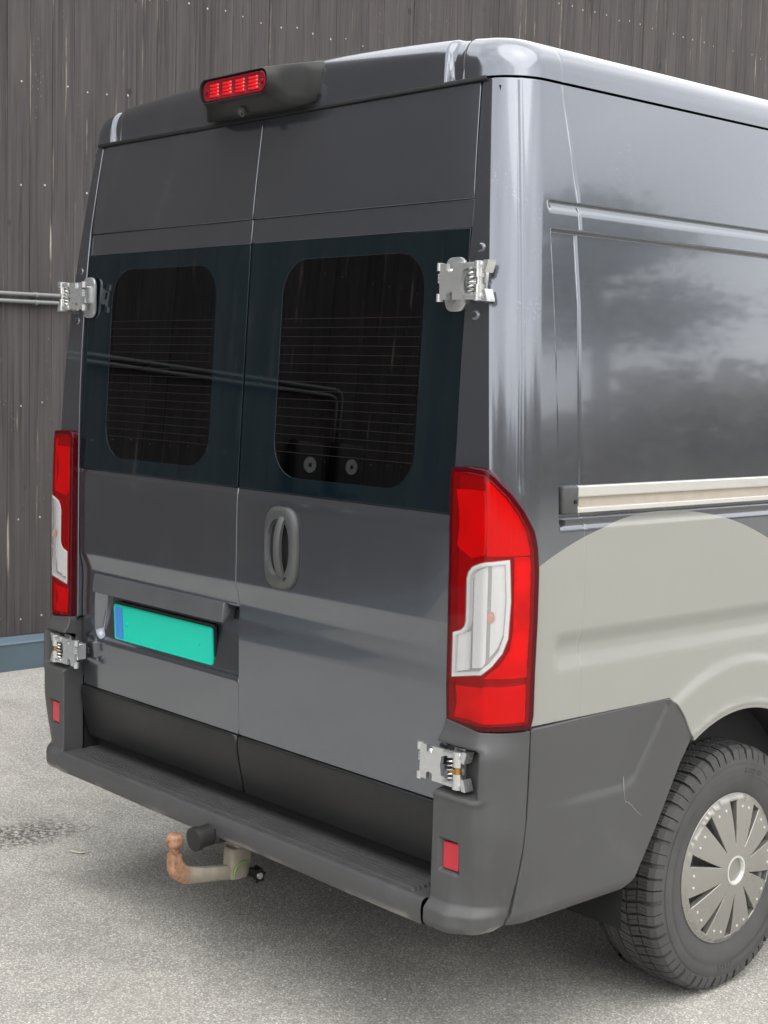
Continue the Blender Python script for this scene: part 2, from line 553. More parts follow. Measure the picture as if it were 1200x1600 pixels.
def b_box(bm, x0, x1, y0, y1, z0, z1, bev=0.0, seg=2, mat=None):
    """box (optionally bevelled, optionally transformed) added to bm"""
    r = bmesh.ops.create_cube(bm, size=1.0)
    vs = r['verts']
    for v in vs:
        v.co = Vector(((x0 + x1) / 2 + v.co.x * (x1 - x0), (y0 + y1) / 2 + v.co.y * (y1 - y0), (z0 + z1) / 2 + v.co.z * (z1 - z0)))
    if bev:
        es = set()
        for v in vs:
            es.update(v.link_edges)
        r2 = bmesh.ops.bevel(bm, geom=list(es), offset=bev, segments=seg, affect='EDGES', profile=0.5)
        vs = list({v for f in r2['faces'] for v in f.verts} | {v for v in vs if v.is_valid})
    if mat is not None:
        for v in vs:
            v.co = mat @ v.co
    return vs


def b_cyl(bm, p0, p1, r0, r1=None, seg=16, caps=True):
    p0, p1 = Vector(p0), Vector(p1)
    r1 = r0 if r1 is None else r1
    d = (p1 - p0)
    q = d.to_track_quat('Z', 'Y').to_matrix()
    a, b = [], []
    for i in range(seg):
        c = Vector((math.cos(2 * math.pi * i / seg), math.sin(2 * math.pi * i / seg), 0))
        a.append(bm.verts.new(p0 + q @ (c * r0)))
        b.append(bm.verts.new(p1 + q @ (c * r1)))
    for i in range(seg):
        j = (i + 1) % seg
        bm.faces.new((a[i], a[j], b[j], b[i]))
    if caps:
        bm.faces.new(a[::-1]); bm.faces.new(b)
    return a + b


def b_tube(bm, pts, r, seg=10):
    pts = [Vector(p) for p in pts]
    rings = []
    up = Vector((0, 0, 1))
    prev = None
    for i, p in enumerate(pts):
        d = (pts[min(i + 1, len(pts) - 1)] - pts[max(i - 1, 0)]).normalized()
        x = prev - d * prev.dot(d) if prev is not None else (up.cross(d) if abs(d.z) < 0.95 else Vector((1, 0, 0)).cross(d))
        x.normalize()
        prev = x
        y = d.cross(x)
        rr = r[i] if isinstance(r, (list, tuple)) else r
        rings.append([bm.verts.new(p + (x * math.cos(2 * math.pi * k / seg) + y * math.sin(2 * math.pi * k / seg)) * rr) for k in range(seg)])
    for a, b in zip(rings[:-1], rings[1:]):
        for k in range(seg):
            j = (k + 1) % seg
            bm.faces.new((a[k], a[j], b[j], b[k]))
    bm.faces.new(rings[0][::-1]); bm.faces.new(rings[-1])


def b_prism(bm, poly, y0, y1, bev=0.0, axis='y'):
    """polygon in (x,z) extruded along y (or in (y,z) along x)"""
    def P(a, b, d):
        return Vector((a, d, b)) if axis == 'y' else Vector((d, a, b))
    A = [bm.verts.new(P(a, b, y0)) for a, b in poly]
    B = [bm.verts.new(P(a, b, y1)) for a, b in poly]
    n = len(poly)
    fs = [bm.faces.new(A), bm.faces.new(B[::-1])]
    for i in range(n):
        j = (i + 1) % n
        fs.append(bm.faces.new((A[i], B[i], B[j], A[j])))
    if bev:
        es = [e for e in bm.edges if e.verts[0] in A + B and e.verts[1] in A + B and (e.verts[0] in A) == (e.verts[1] in A)]
        bmesh.ops.bevel(bm, geom=es, offset=bev, segments=2, affect='EDGES', profile=0.5)


def rrect(x0, x1, z0, z1, r, n=6):
    pts = []
    for cx, cz, a in ((x1 - r, z0 + r, -90), (x1 - r, z1 - r, 0), (x0 + r, z1 - r, 90), (x0 + r, z0 + r, 180)):
        for k in range(n + 1):
            t = R(a + 90 * k / n)
            pts.append((cx + r * math.cos(t), cz + r * math.sin(t)))
    return pts


def pip(poly, P):
    poly = np.asarray(poly); P = np.asarray(P)
    x, y = P[:, 0], P[:, 1]
    ins = np.zeros(len(P), bool)
    n = len(poly)
    j = n - 1
    for i in range(n):
        xi, yi = poly[i]; xj, yj = poly[j]
        c = (yi > y) != (yj > y)
        with np.errstate(divide='ignore', invalid='ignore'):
            xx = (xj - xi) * (y - yi) / (yj - yi + 1e-30) + xi
        ins ^= c & (x < xx)
        j = i
    return ins


def seg_dist(poly, P):
    poly = np.asarray(poly, float); P = np.asarray(P, float)
    best = np.full(len(P), 1e9)
    n = len(poly)
    for i in range(n):
        a, b = poly[i], poly[(i + 1) % n]
        d = b - a
        L = (d * d).sum() + 1e-30
        t = np.clip(((P - a) @ d) / L, 0, 1)
        q = a + t[:, None] * d
        best = np.minimum(best, np.hypot(*(P - q).T))
    return best


def densify(poly, step):
    o = []
    n = len(poly)
    for i in range(n):
        a = np.array(poly[i], float); b = np.array(poly[(i + 1) % n], float)
        k = max(1, int(math.ceil(np.hypot(*(b - a)) / step)))
        for t in range(k):
            o.append(tuple(a + (b - a) * t / k))
    return o


def cdt(outline, us, vs, holes=(), step=0.02, margin=0.25):
    """triangulate a 2-D region: outline + grid points; returns pts, tris, boundary loops (index lists)"""
    loops = [densify(outline, step)] + [densify(h, step) for h in holes]
    g = np.array([(u, v) for u in us for v in vs])
    keep = pip(loops[0], g)
    for h in loops[1:]:
        keep &= ~pip(h, g)
    g = g[keep]
    for lp in loops:
        if len(g):
            g = g[seg_dist(lp, g) > step * margin]
    pts, edges, lidx = [], [], []
    for lp in loops:
        s = len(pts)
        pts += [Vector((float(a), float(b))) for a, b in lp]
        k = len(lp)
        edges += [(s + i, s + (i + 1) % k) for i in range(k)]
        lidx.append(list(range(s, s + k)))
    pts += [Vector((float(a), float(b))) for a, b in g]
    vo, eo, fo, ov, oe, of = delaunay_2d_cdt(pts, edges, [], 0, 1e-7)
    remap = {}
    for i, src in enumerate(ov):
        for s in src:
            remap[s] = i
    vo = np.array([(p.x, p.y) for p in vo])
    fo = np.array([f for f in fo if len(f) == 3])
    c = vo[fo].mean(1)
    ok = pip(loops[0], c)
    for h in loops[1:]:
        ok &= ~pip(h, c)
    fo = fo[ok]
    return vo, fo, [[remap[i] for i in lp] for lp in lidx]


def surf_panel(name, outline, us, vs, P, mat, parent, holes=(), step=0.02, h=0.003, rim=0.003, depth=0.02, mirror=False, rims=True, mats=None, flip=None):
    """panel = 2-D region mapped by P(u,v)->(x,y,z) with analytic normals and a rounded folded edge"""
    vo, fo, loops = cdt(outline, us, vs, holes, step)
    u, v = vo[:, 0], vo[:, 1]
    X = P(u, v)
    du = P(u + h, v) - P(u - h, v)
    dv = P(u, v + h) - P(u, v - h)
    N = np.cross(du, dv)
    N /= np.linalg.norm(N, axis=1)[:, None] + 1e-12
    # face orientation
    a, b, c = X[fo[:, 0]], X[fo[:, 1]], X[fo[:, 2]]
    fn = np.cross(b - a, c - a)
    if (fn * N[fo[:, 0]]).sum() < 0:
        fo = fo[:, ::-1]
    if flip is None:
        # outward: away from the van's inside point
        flip = (N * (X - np.array([0, 2.0, 1.3]))).sum() < 0
    if flip:
        N = -N
        fo = fo[:, ::-1]
    Vv = [X]; NN = [N]; FF = [tuple(f) for f in fo]
    base = len(X)
    if rims:
        for li, lp in enumerate(loops):
            idx = np.array(lp)
            p = X[idx]; n = N[idx]
            t = np.roll(p, -1, 0) - np.roll(p, 1, 0)
            t /= np.linalg.norm(t, axis=1)[:, None] + 1e-12
            o = np.cross(t, n)
            # orientation: outward from region
            q = P(vo[idx, 0], vo[idx, 1])
            cen = None
            du2 = np.roll(vo[idx], -1, 0) - np.roll(vo[idx], 1, 0)
            area = 0.5 * np.sum(vo[idx, 0] * np.roll(vo[idx, 1], -1) - np.roll(vo[idx, 0], -1) * vo[idx, 1])
            # test by stepping in 2-D
            nrm2 = np.stack([du2[:, 1], -du2[:, 0]], 1)
            nrm2 /= np.linalg.norm(nrm2, axis=1)[:, None] + 1e-12
            if area < 0:
                nrm2 = -nrm2
            if li > 0:
                nrm2 = -nrm2
            q2 = P(vo[idx, 0] + nrm2[:, 0] * 1e-4, vo[idx, 1] + nrm2[:, 1] * 1e-4) - p
            sgn = np.sign((q2 * o).sum())
            o = o * (sgn if sgn != 0 else 1)
            k = len(idx)
            rings = [idx]
            for (so, sn, wn, wo) in ((rim * 0.383, rim * 0.076, 0.924, 0.383), (rim * 0.707, rim * 0.293, 0.707, 0.707), (rim * 0.924, rim * 0.617, 0.383, 0.924), (rim, rim, 0.0, 1.0), (rim, depth, 0.0, 1.0)):
                Vv.append(p + o * so - n * sn)
                nn = n * wn + o * wo
                nn /= np.linalg.norm(nn, axis=1)[:, None]
                NN.append(nn)
                rings.append(np.arange(base, base + k))
                base += k
            for r0, r1 in zip(rings[:-1], rings[1:]):
                for i in range(k):
                    j = (i + 1) % k
                    A_, B_, C_, D_ = r0[i], r0[j], r1[j], r1[i]
                    FF.append((A_, B_, C_, D_))
    V = np.concatenate(Vv); Nn = np.concatenate(NN)
    # fix quad orientation with normals
    FF2 = []
    for f in FF:
        if len(f) == 4:
            a, b, c = V[f[0]], V[f[1]], V[f[2]]
            fnv = np.cross(b - a, c - a)
            if np.linalg.norm(fnv) < 1e-14:
                fnv = np.cross(V[f[2]] - V[f[0]], V[f[3]] - V[f[0]])
            if fnv @ (Nn[f[0]] + Nn[f[2]]) < 0:
                f = f[::-1]
        FF2.append(f)
    if mirror:
        V = V * np.array([-1, 1, 1]); Nn = Nn * np.array([-1, 1, 1])
        FF2 = [f[::-1] for f in FF2]
    return mk(name, V, FF2, mat, parent, True, Nn)


def sst(a, b, x):
    t = np.clip((x - a) / (b - a), 0, 1)
    return t * t * (3 - 2 * t)


def lin(a, b, step):
    n = max(1, int(round((b - a) / step)))
    return list(np.linspace(a, b, n + 1))


def uniq(*ls):
    v = sorted(set(round(x, 4) for l in ls for x in l))
    o = [v[0]]
    for x in v[1:]:
        if x - o[-1] > 0.0012:
            o.append(x)
    return o


# ================================================================== van base surfaces (metres, rear at y = 0, forward = +y)
def S(z):            # half width of the flank at height z
    return 1.022 - 0.10622 * np.clip((z - 1.2) / 1.14, 0, 2) ** 1.5


def Rr(z):           # y of the tail face at height z
    return 0.13 + 0.07 * np.clip((z - 1.35) / 0.98, 0, 9) ** 2


A0 = R(25); RC = 0.115; UA = RC * R(65)
SEAM_Z = [0.5, 0.864, 1.048, 1.499, 1.826, 2.062, 2.164, 2.333, 2.5]
SEAM_U = [0.282, 0.280, 0.278, 0.284, 0.279, 0.256, 0.231, 0.191, 0.17]
ARCH = (1.045, 0.35)


def side_disp(y, z, u):
    d = np.zeros_like(y)
    # upper recessed field
    m_ = sst(0.292, 0.300, y) * (1 - sst(4.05, 4.06, y)) * sst(1.308, 1.337, z) * (1 - sst(1.994, 2.001, z))
    d -= 0.018 * m_
    # slot under the upper belt: notch, then a chamfer facing up
    mm = sst(0.285, 0.30, y) * (1 - sst(4.1, 4.12, y))
    d -= mm * 0.0075 * sst(2.036, 2.058, z) * (1 - sst(2.0615, 2.064, z))
    # pressed seam and pillar bead
    us = np.interp(z, SEAM_Z, SEAM_U)
    d -= 0.0016 * np.exp(-((u - us) / 0.003) ** 2)
    ub = np.interp(z, [1.44, 1.7, 1.93, 2.15, 2.33], [0.069, 0.072, 0.069, 0.063, 0.056])
    d -= 0.0016 * np.exp(-((u - ub) / 0.0028) ** 2) * sst(1.40, 1.44, z)
    d += 0.0014 * np.exp(-((u - ub - 0.008) / 0.004) ** 2) * sst(1.40, 1.44, z)
    # hip channel
    mh = sst(0.275, 0.315, y)
    k = 0.0 + 0.0 * y
    prof = sst(1.078 - k, 1.030 - k, z) * (1 - sst(1.026 - k, 0.972 - k, z))
    d -= 0.012 * mh * prof
    # wheel arch flare
    for ay in (ARCH[0], 4.5):
        r = np.hypot(y - ay, z - ARCH[1])
        d += 0.011 * (1 - sst(0.560, 0.602, r)) * sst(0.45, 0.55, z)
        d += 0.004 * np.exp(-((r - 0.462) / 0.008) ** 2)
    return d


def body(u, z, off=0.0, disp=True):
    u = np.asarray(u, float); z = np.asarray(z, float)
    s = S(z); y0 = Rr(z)
    ph = A0 + np.clip(u, 0, UA) / RC
    x = np.where(u < 0, s - 0.066 + u, np.where(u < UA, s - RC + RC * np.sin(ph), s))
    y = np.where(u < 0, y0, np.where(u < UA, y0 + 0.104 - RC * np.cos(ph), y0 + 0.104 + u - UA))
    t = np.clip((u + 0.02) / 0.04, 0, 1)
    phn = np.where(u < -0.02, 0, np.where(u < 0.02, (A0 + 0.02 / RC) * t * t * (3 - 2 * t), ph))
    nx, ny = np.sin(phn), -np.cos(phn)
    o = off + (side_disp(y, z, u) if disp else 0.0)
    return np.stack([x + nx * o, y + ny * o, z], -1)


def u_of_y(y, z):
    return y - Rr(z) - 0.104 + UA


def xd(z):           # half width of the door pair
    return np.interp(z, [0.4, 2.06, 2.33, 2.4], [0.832, 0.833, 0.814, 0.809])


DZ = [0.40, 0.66, 0.80, 0.92, 0.975, 1.022, 1.075, 1.10, 1.300, 1.325, 1.345, 2.5]
DY = [0.019, 0.017, 0.013, 0.011, 0.0125, 0.0125, 0.0, 0.0, 0.0, 0.002, 0.007, 0.0]


def smooth_interp(z, zs, ys, w=0.006):
    z = np.asarray(z, float)
    return (np.interp(z - w, zs, ys) + np.interp(z, zs, ys) * 2 + np.interp(z + w, zs, ys)) / 4


def door_y(x, z, left):
    y = Rr(z) + smooth_interp(z, DZ, DY)
    # upper pressed field, slightly proud, ends in a crisp lower edge
    xa = np.abs(x)
    y = y - 0.003 * sst(2.060, 2.066, z)
    y = y + 0.004 * np.clip((xa - 0.74) / 0.09, 0, 1) ** 2
    if left:
        # number plate recess
        dx = np.maximum(np.maximum(-0.752 + 0.045 - x, x + 0.058 - 0.045), 0)
        dz = np.maximum(np.maximum(0.800 + 0.045 - z, z - 1.012 + 0.045), 0)
        dd = np.hypot(dx, dz) - 0.045
        y = y + 0.034 * (1 - sst(-0.022, 0.0, dd)) * (0.55 + 0.45 * sst(0.80, 0.93, z))
    return y


# ================================================================== VAN
van = tag(empty('panel_van'), 'dark grey metallic high-roof panel van seen from its rear corner', 'van')

# ---- flanks
def flank_outline():
    zt = 2.334
    p = []
    for z in np.linspace(zt, 0.865, 40):
        p.append((xd(z) + 0.006 - (S(z) - 0.066), z))
    U = lambda y, z: float(u_of_y(y, z))
    p += [(U(0.73, 0.865), 0.865), (U(0.757, 0.848), 0.848), (U(0.79, 0.81), 0.81)]
    a0 = math.atan2(0.752 - ARCH[1], 0.826 - ARCH[0])
    for k in range(0, 41):
        a = a0 + (R(5) - a0) * k / 40
        p.append((U(ARCH[0] + 0.447 * math.cos(a), 0.5), ARCH[1] + 0.447 * math.sin(a)))
    p += [(U(1.495, 0.5), 0.345), (U(4.0, 0.5), 0.345)]
    for k in range(0, 25):
        a = R(180) - R(180) * k / 24
        p.append((U(4.5 + 0.447 * math.cos(a), 0.5), ARCH[1] + 0.447 * math.sin(a)))
    p += [(U(5.2, 0.5), 0.36), (U(5.25, 1.15), 1.15), (U(4.95, 1.3), 1.3), (U(4.35, 2.0), 2.0), (U(4.1, 2.25), 2.25), (U(3.95, zt), zt)]
    return p


us_side = uniq(lin(-0.12, 0.02, 0.006), lin(0.0, 0.30, 0.0055), lin(0.30, 1.35, 0.010), lin(1.35, 5.2, 0.08), lin(0.04, 0.08, 0.0025), lin(0.245, 0.295, 0.003), lin(0.15, 0.175, 0.003))
zs_side = uniq(lin(0.35, 2.33, 0.02), lin(1.30, 1.345, 0.004), lin(1.988, 2.008, 0.002), lin(2.03, 2.07, 0.003), lin(0.965, 1.085, 0.006), lin(0.75, 0.95, 0.009))
for mir in (False, True):
    surf_panel('side_panel', flank_outline(), us_side, zs_side, lambda u, z: body(u, z), M['paint'], van, step=0.012, h=0.0022, rim=0.003, depth=0.018, mirror=mir)

# ---- roof with the curved header over the doors
def roof_d(x, y):
    # distance inside the rounded plan outline
    hx, ry, rc = 0.918, 0.191, 0.115
    qx = np.abs(x) - (hx - rc)
    qy = (ry + rc) - y
    out_ = np.hypot(np.maximum(qx, 0), np.maximum(qy, 0)) + np.minimum(np.maximum(qx, qy), 0) - rc
    return -out_


def roof_z(x, y):
    xg = np.abs(x)
    gch = sst(0.700, 0.722, xg) * (1 - sst(0.746, 0.768, xg))
    d = np.maximum(roof_d(x, y) - 0.013 * gch, 0)
    w = 0.086
    t = np.clip(d / w, 0, 1)
    pe = 2.4 + 1.6 * (1 - sst(0.66, 0.88, np.abs(x)))
    prof = np.power(np.clip(1 - (1 - t) ** pe, 0, 1), 1 / pe)
    h = 0.095 + 0.038 * (1 - (x / 0.86) ** 2)
    z = 2.341 + h * prof
    xa = np.abs(x)
    g = sst(0.700, 0.720, xa) * (1 - sst(0.748, 0.768, xa))
    z = z - 0.012 * g * sst(0.03, 0.07, d)
    # raised middle of the header
    yr = 0.365 + np.clip((2.42 - z) * 0.0, -0.02, 0.02)
    z = z - 0.0012 * np.exp(-((y - yr) / 0.004) ** 2) * sst(0.80, 0.86, xa)
    return z


def roof_outline():
    p = []
    hx, ry, rc = 0.918, 0.191, 0.115
    for k in range(61):
        a = R(90 * k / 60)
        p.append((hx - rc + rc * math.cos(a), ry + rc - rc * math.sin(a)))
    q = [(-x, y) for x, y in p[::-1]]
    return p + q + [(-hx, 3.95), (-0.8, 4.05), (0.8, 4.05), (hx, 3.95)]


def build_roof():
    ol = roof_outline()
    loops = densify(ol, 0.007)
    pts = [Vector(p) for p in loops]
    n0 = len(loops)
    edges = [(i, (i + 1) % n0) for i in range(n0)]
    lp = np.array(loops)
    # inset rings
    t = np.roll(lp, -1, 0) - np.roll(lp, 1, 0)
    t /= np.linalg.norm(t, axis=1)[:, None]
    area = 0.5 * np.sum(lp[:, 0] * np.roll(lp[:, 1], -1) - np.roll(lp[:, 0], -1) * lp[:, 1])
    nin = np.stack([-t[:, 1], t[:, 0]], 1) * (1 if area > 0 else -1)
    extra = []
    for dd in (0.0006, 0.0022, 0.005, 0.009, 0.0125, 0.0136, 0.015, 0.0175, 0.021, 0.027, 0.035, 0.045, 0.056, 0.068, 0.082, 0.096):
        q = lp + nin * dd
        keep = np.abs(roof_d(q[:, 0], q[:, 1]) - dd) < 0.0008
        extra.append(q[keep])
    xs = uniq(lin(-0.9, 0.9, 0.03), lin(0.69, 0.78, 0.005), lin(-0.78, -0.69, 0.005))
    ys = uniq(lin(0.192, 0.30, 0.004), lin(0.2, 0.42, 0.012), lin(0.42, 1.2, 0.06), lin(1.2, 4.0, 0.2))
    g = np.array([(a, b) for a in xs for b in ys])
    g = g[pip(lp, g)]
    dg = roof_d(g[:, 0], g[:, 1])
    near = ((np.abs(g[:, 0]) > 0.685) & (np.abs(g[:, 0]) < 0.785) & (dg > 0.05))
    g = g[(dg > 0.10) | near]
    allp = np.concatenate(extra + [g])
    pts += [Vector((float(a), float(b))) for a, b in allp]
    vo, eo, fo, ov, oe, of = delaunay_2d_cdt(pts, edges, [], 0, 1e-6)
    vo = np.array([(p.x, p.y) for p in vo]); fo = np.array([f for f in fo if len(f) == 3])
    fo = fo[pip(lp, vo[fo].mean(1))]
    x, y = vo.T
    z = roof_z(x, y)
    h = 0.0012
    # analytic-ish normals, using an inset position near the edge
    di = np.maximum(0.0014 - roof_d(x, y), 0)
    gx = (roof_d(x + h, y) - roof_d(x - h, y)); gy = (roof_d(x, y + h) - roof_d(x, y - h))
    gl = np.hypot(gx, gy) + 1e-9
    xi, yi = x + gx / gl * di, y + gy / gl * di
    zx = (roof_z(xi + h, yi) - roof_z(xi - h, yi)) / (2 * h)
    zy = (roof_z(xi, yi + h) - roof_z(xi, yi - h)) / (2 * h)
    N = np.stack([-zx, -zy, np.ones_like(zx)], 1); N /= np.linalg.norm(N, axis=1)[:, None]
    a, b, c = vo[fo[:, 0]], vo[fo[:, 1]], vo[fo[:, 2]]
    cr = (b[:, 0] - a[:, 0]) * (c[:, 1] - a[:, 1]) - (b[:, 1] - a[:, 1]) * (c[:, 0] - a[:, 0])
    fo[cr < 0] = fo[cr < 0][:, ::-1]
    return mk('roof', np.stack([x, y, z], 1), fo, M['paint'], van, True, N)


build_roof()

# dark gasket between header and doors, and roof gutter filler
bm = bmesh.new()
b_box(bm, -0.835, 0.835, 0.1905, 0.30, 2.3325, 2.3425, 0.002)
bm_obj('door_header_seal', bm, M['seal'], van, angle=40)

# inner shell that closes the gaps
def shell_part(name, boxes, mat):
    b_ = bmesh.new()
    for bx_ in boxes:
        b_box(b_, *bx_)
    return bm_obj(name, b_, mat, van)


shell_part('cargo_lining', [(-0.885, -0.870, 0.24, 3.9, 0.56, 2.33), (0.870, 0.885, 0.24, 3.9, 0.56, 2.33), (-0.885, 0.885, 0.24, 3.9, 0.50, 0.555), (-0.87, 0.87, 0.24, 3.9, 2.318, 2.327), (-0.87, 0.87, 3.0, 3.03, 0.56, 2.318)], M['interior'])
shell_part('door_frame', [(-0.87, -0.80, 0.205, 0.238, 0.50, 2.318), (0.80, 0.87, 0.205, 0.238, 0.50, 2.318), (-0.80, 0.80, 0.226, 0.238, 2.24, 2.318), (-0.90, 0.90, 0.215, 0.245, 0.40, 0.52), (-0.05, 0.05, 0.226, 0.24, 0.52, 2.24), (-0.80, 0.80, 0.205, 0.225, 2.05, 2.08)], M['dark'])
shell_part('underbody', [(0.845, 0.93, 0.165, 0.26, 0.40, 0.86), (-0.93, -0.845, 0.165, 0.26, 0.40, 0.86), (-0.60, 0.60, 0.27, 4.9, 0.36, 0.495), (-0.93, 0.93, 0.25, 0.50, 0.42, 0.494), (-0.95, 0.95, 1.55, 3.95, 0.34, 0.49), (-0.44, 0.44, 0.98, 1.10, 0.30, 0.359)], M['dark'])
# cab front, outside the picture
def build_cab():
    secs = [(3.96, 0.905, 0.36, 2.335), (4.12, 0.93, 0.36, 2.24), (4.36, 0.965, 0.36, 1.99), (4.95, 1.0, 0.36, 1.29), (5.22, 0.98, 0.36, 1.14), (5.32, 0.90, 0.40, 1.0)]
    V, Fc = [], []
    for y, w, z0, z1 in secs:
        V += [(-w, y, z0), (w, y, z0), (w * 0.985, y, z1), (-w * 0.985, y, z1)]
    for i in range(len(secs) - 1):
        a, b = i * 4, i * 4 + 4
        Fc.append((a + 3, a + 2, b + 2, b + 3)); Fc.append((a, b, b + 1, a + 1))
    e = (len(secs) - 1) * 4
    Fc.append((e, e + 1, e + 2, e + 3)[::-1])
    mk('cab_front', V, Fc, M['paint'], van, False)


build_cab()

# ---- wheel housings
def wheel_housing(sx, yc):
    V, Fc = [], []
    n = 28
    for k in range(n + 1):
        a = R(-8) + R(196) * k / n
        for x in (0.60, 1.006):
            V.append((sx * x, yc + 0.452 * math.cos(a), ARCH[1] + 0.452 * math.sin(a)))
    for k in range(n):
        Fc.append((2 * k, 2 * k + 1, 2 * k + 3, 2 * k + 2))
    c = len(V)
    V.append((sx * 0.60, yc, 0.35))
    for k in range(n):
        Fc.append((c, 2 * k, 2 * k + 2))
    mk('wheel_housing', V, Fc, M['dark'], van)


for sx in (1, -1):
    wheel_housing(sx, ARCH[0]); wheel_housing(sx, 4.5)

# ---- rear doors
def rear_door(left):
    s = -1 if left else 1
    root = empty('rear_door', (0, 0, 0), van)
    tag(root, 'left rear door carrying the number plate' if left else 'right rear door with the pull handle')
    x_in = 0.0035
    XI = lambda z: s * x_in
    XO = lambda z: s * (xd(z) - 0.003)

    def P(x, z):
        return np.stack([x, door_y(x, z, left), z], -1)

    def ol(z0, z1):
        p = [(XI(z0), z0)]
        p += [(XO(z), z) for z in np.linspace(z0, z1, max(2, int((z1 - z0) / 0.06)))]
        p += [(XI(z1), z1)]
        return p
    xs = uniq(lin(-0.84, 0.84, 0.025), lin(0.72, 0.84, 0.006), lin(-0.84, -0.72, 0.006))
    zs = uniq(lin(0.64, 2.34, 0.025), lin(1.02, 1.085, 0.005), lin(2.045, 2.072, 0.0025), lin(1.29, 1.35, 0.006), lin(0.90, 1.02, 0.008))
    if left:
        xs = uniq(xs, lin(-0.765, -0.70, 0.004), lin(-0.11, -0.045, 0.004))
        zs = uniq(zs, lin(0.795, 0.86, 0.004), lin(0.96, 1.02, 0.004))
    surf_panel('upper_door_skin', ol(2.0655, 2.330), xs, zs, P, M['paint'], root, step=0.014, h=0.002, rim=0.002, depth=0.03)
    surf_panel('door_belt', ol(2.0, 2.0605), xs, zs, P, M['paint'], root, step=0.014, h=0.002, rim=0.002, depth=0.03)
    hh = ()
    lower = surf_panel('lower_door_skin', ol(0.652, 1.336), xs, zs, P, M['paint'], root, step=0.014, h=0.002, depth=0.03)

    # glazing: printed border and tinted pane
    gx0, gx1 = x_in + 0.001, 0.829
    win = rrect(0.148, 0.690, 1.381, 1.950, 0.095, 8)
    win = [(s * a, b) for a, b in win]
    GY = lambda z: 0.1300 + 0.0485 * (z - 1.337) + 0.0015
    Pg = lambda x, z: np.stack([x, GY(z), z], -1)
    go = [(s * gx0, 1.341), (s * gx1, 1.341), (s * 0.8295, 1.7), (s * 0.829, 1.9955), (s * gx0, 1.9955)]
    gxs = lin(-0.83, 0.83, 0.05); gzs = lin(1.34, 2.0, 0.05)
    surf_panel('window_border', go, gxs, gzs, Pg, M['frit'], root, holes=[win], step=0.02, rim=0.0015, depth=0.012)
    surf_panel('window_pane', win, gxs, gzs, lambda x, z: np.stack([x, GY(z) + 0.0006, z], -1), M['pane'], root, step=0.02, rims=False)
    # heating wires printed on the pane
    V, Fc = [], []
    n = 16
    for k in range(n):
        z = 1.795 - (1.795 - 1.448) * k / (n - 1)
        i0 = len(V)
        seg = 8
        for j in range(seg + 1):
            x = 0.152 + (0.686 - 0.152) * j / seg
            for dz in (-0.0008, 0.0008):
                V.append((s * x, GY(z) - 0.0004, z + dz))
        for j in range(seg):
            Fc.append((i0 + 2 * j, i0 + 2 * j + 2, i0 + 2 * j + 3, i0 + 2 * j + 1))
    mk('heating_wires', V, Fc, M['wire'], root, False)

    # lower trim strip with a rolled top edge
    def Pt(x, z):
        y = 0.139 + 0.030 * np.clip((0.62 - z) / 0.14, 0, 1) ** 1.2
        return np.stack([x, y, z], -1)
    tz = lin(0.48, 0.648, 0.02)
    to = [(s * (x_in + 0.006), 0.484), (s * 0.825, 0.484), (s * 0.825, 0.641), (s * (x_in + 0.006), 0.641)]
    surf_panel('lower_door_trim', to, lin(-0.83, 0.83, 0.06), tz, Pt, M['trim'], root, step=0.02, h=0.002, rim=0.007, depth=0.03)
    return root


door_l = rear_door(True)
door_r = rear_door(False)
# black rubber in the gap between the doors
bm = bmesh.new()
b_box(bm, -0.012, 0.012, 0.214, 0.222, 0.50, 2.31)
bm_obj('door_gap_seal', bm, M['seal'], van)

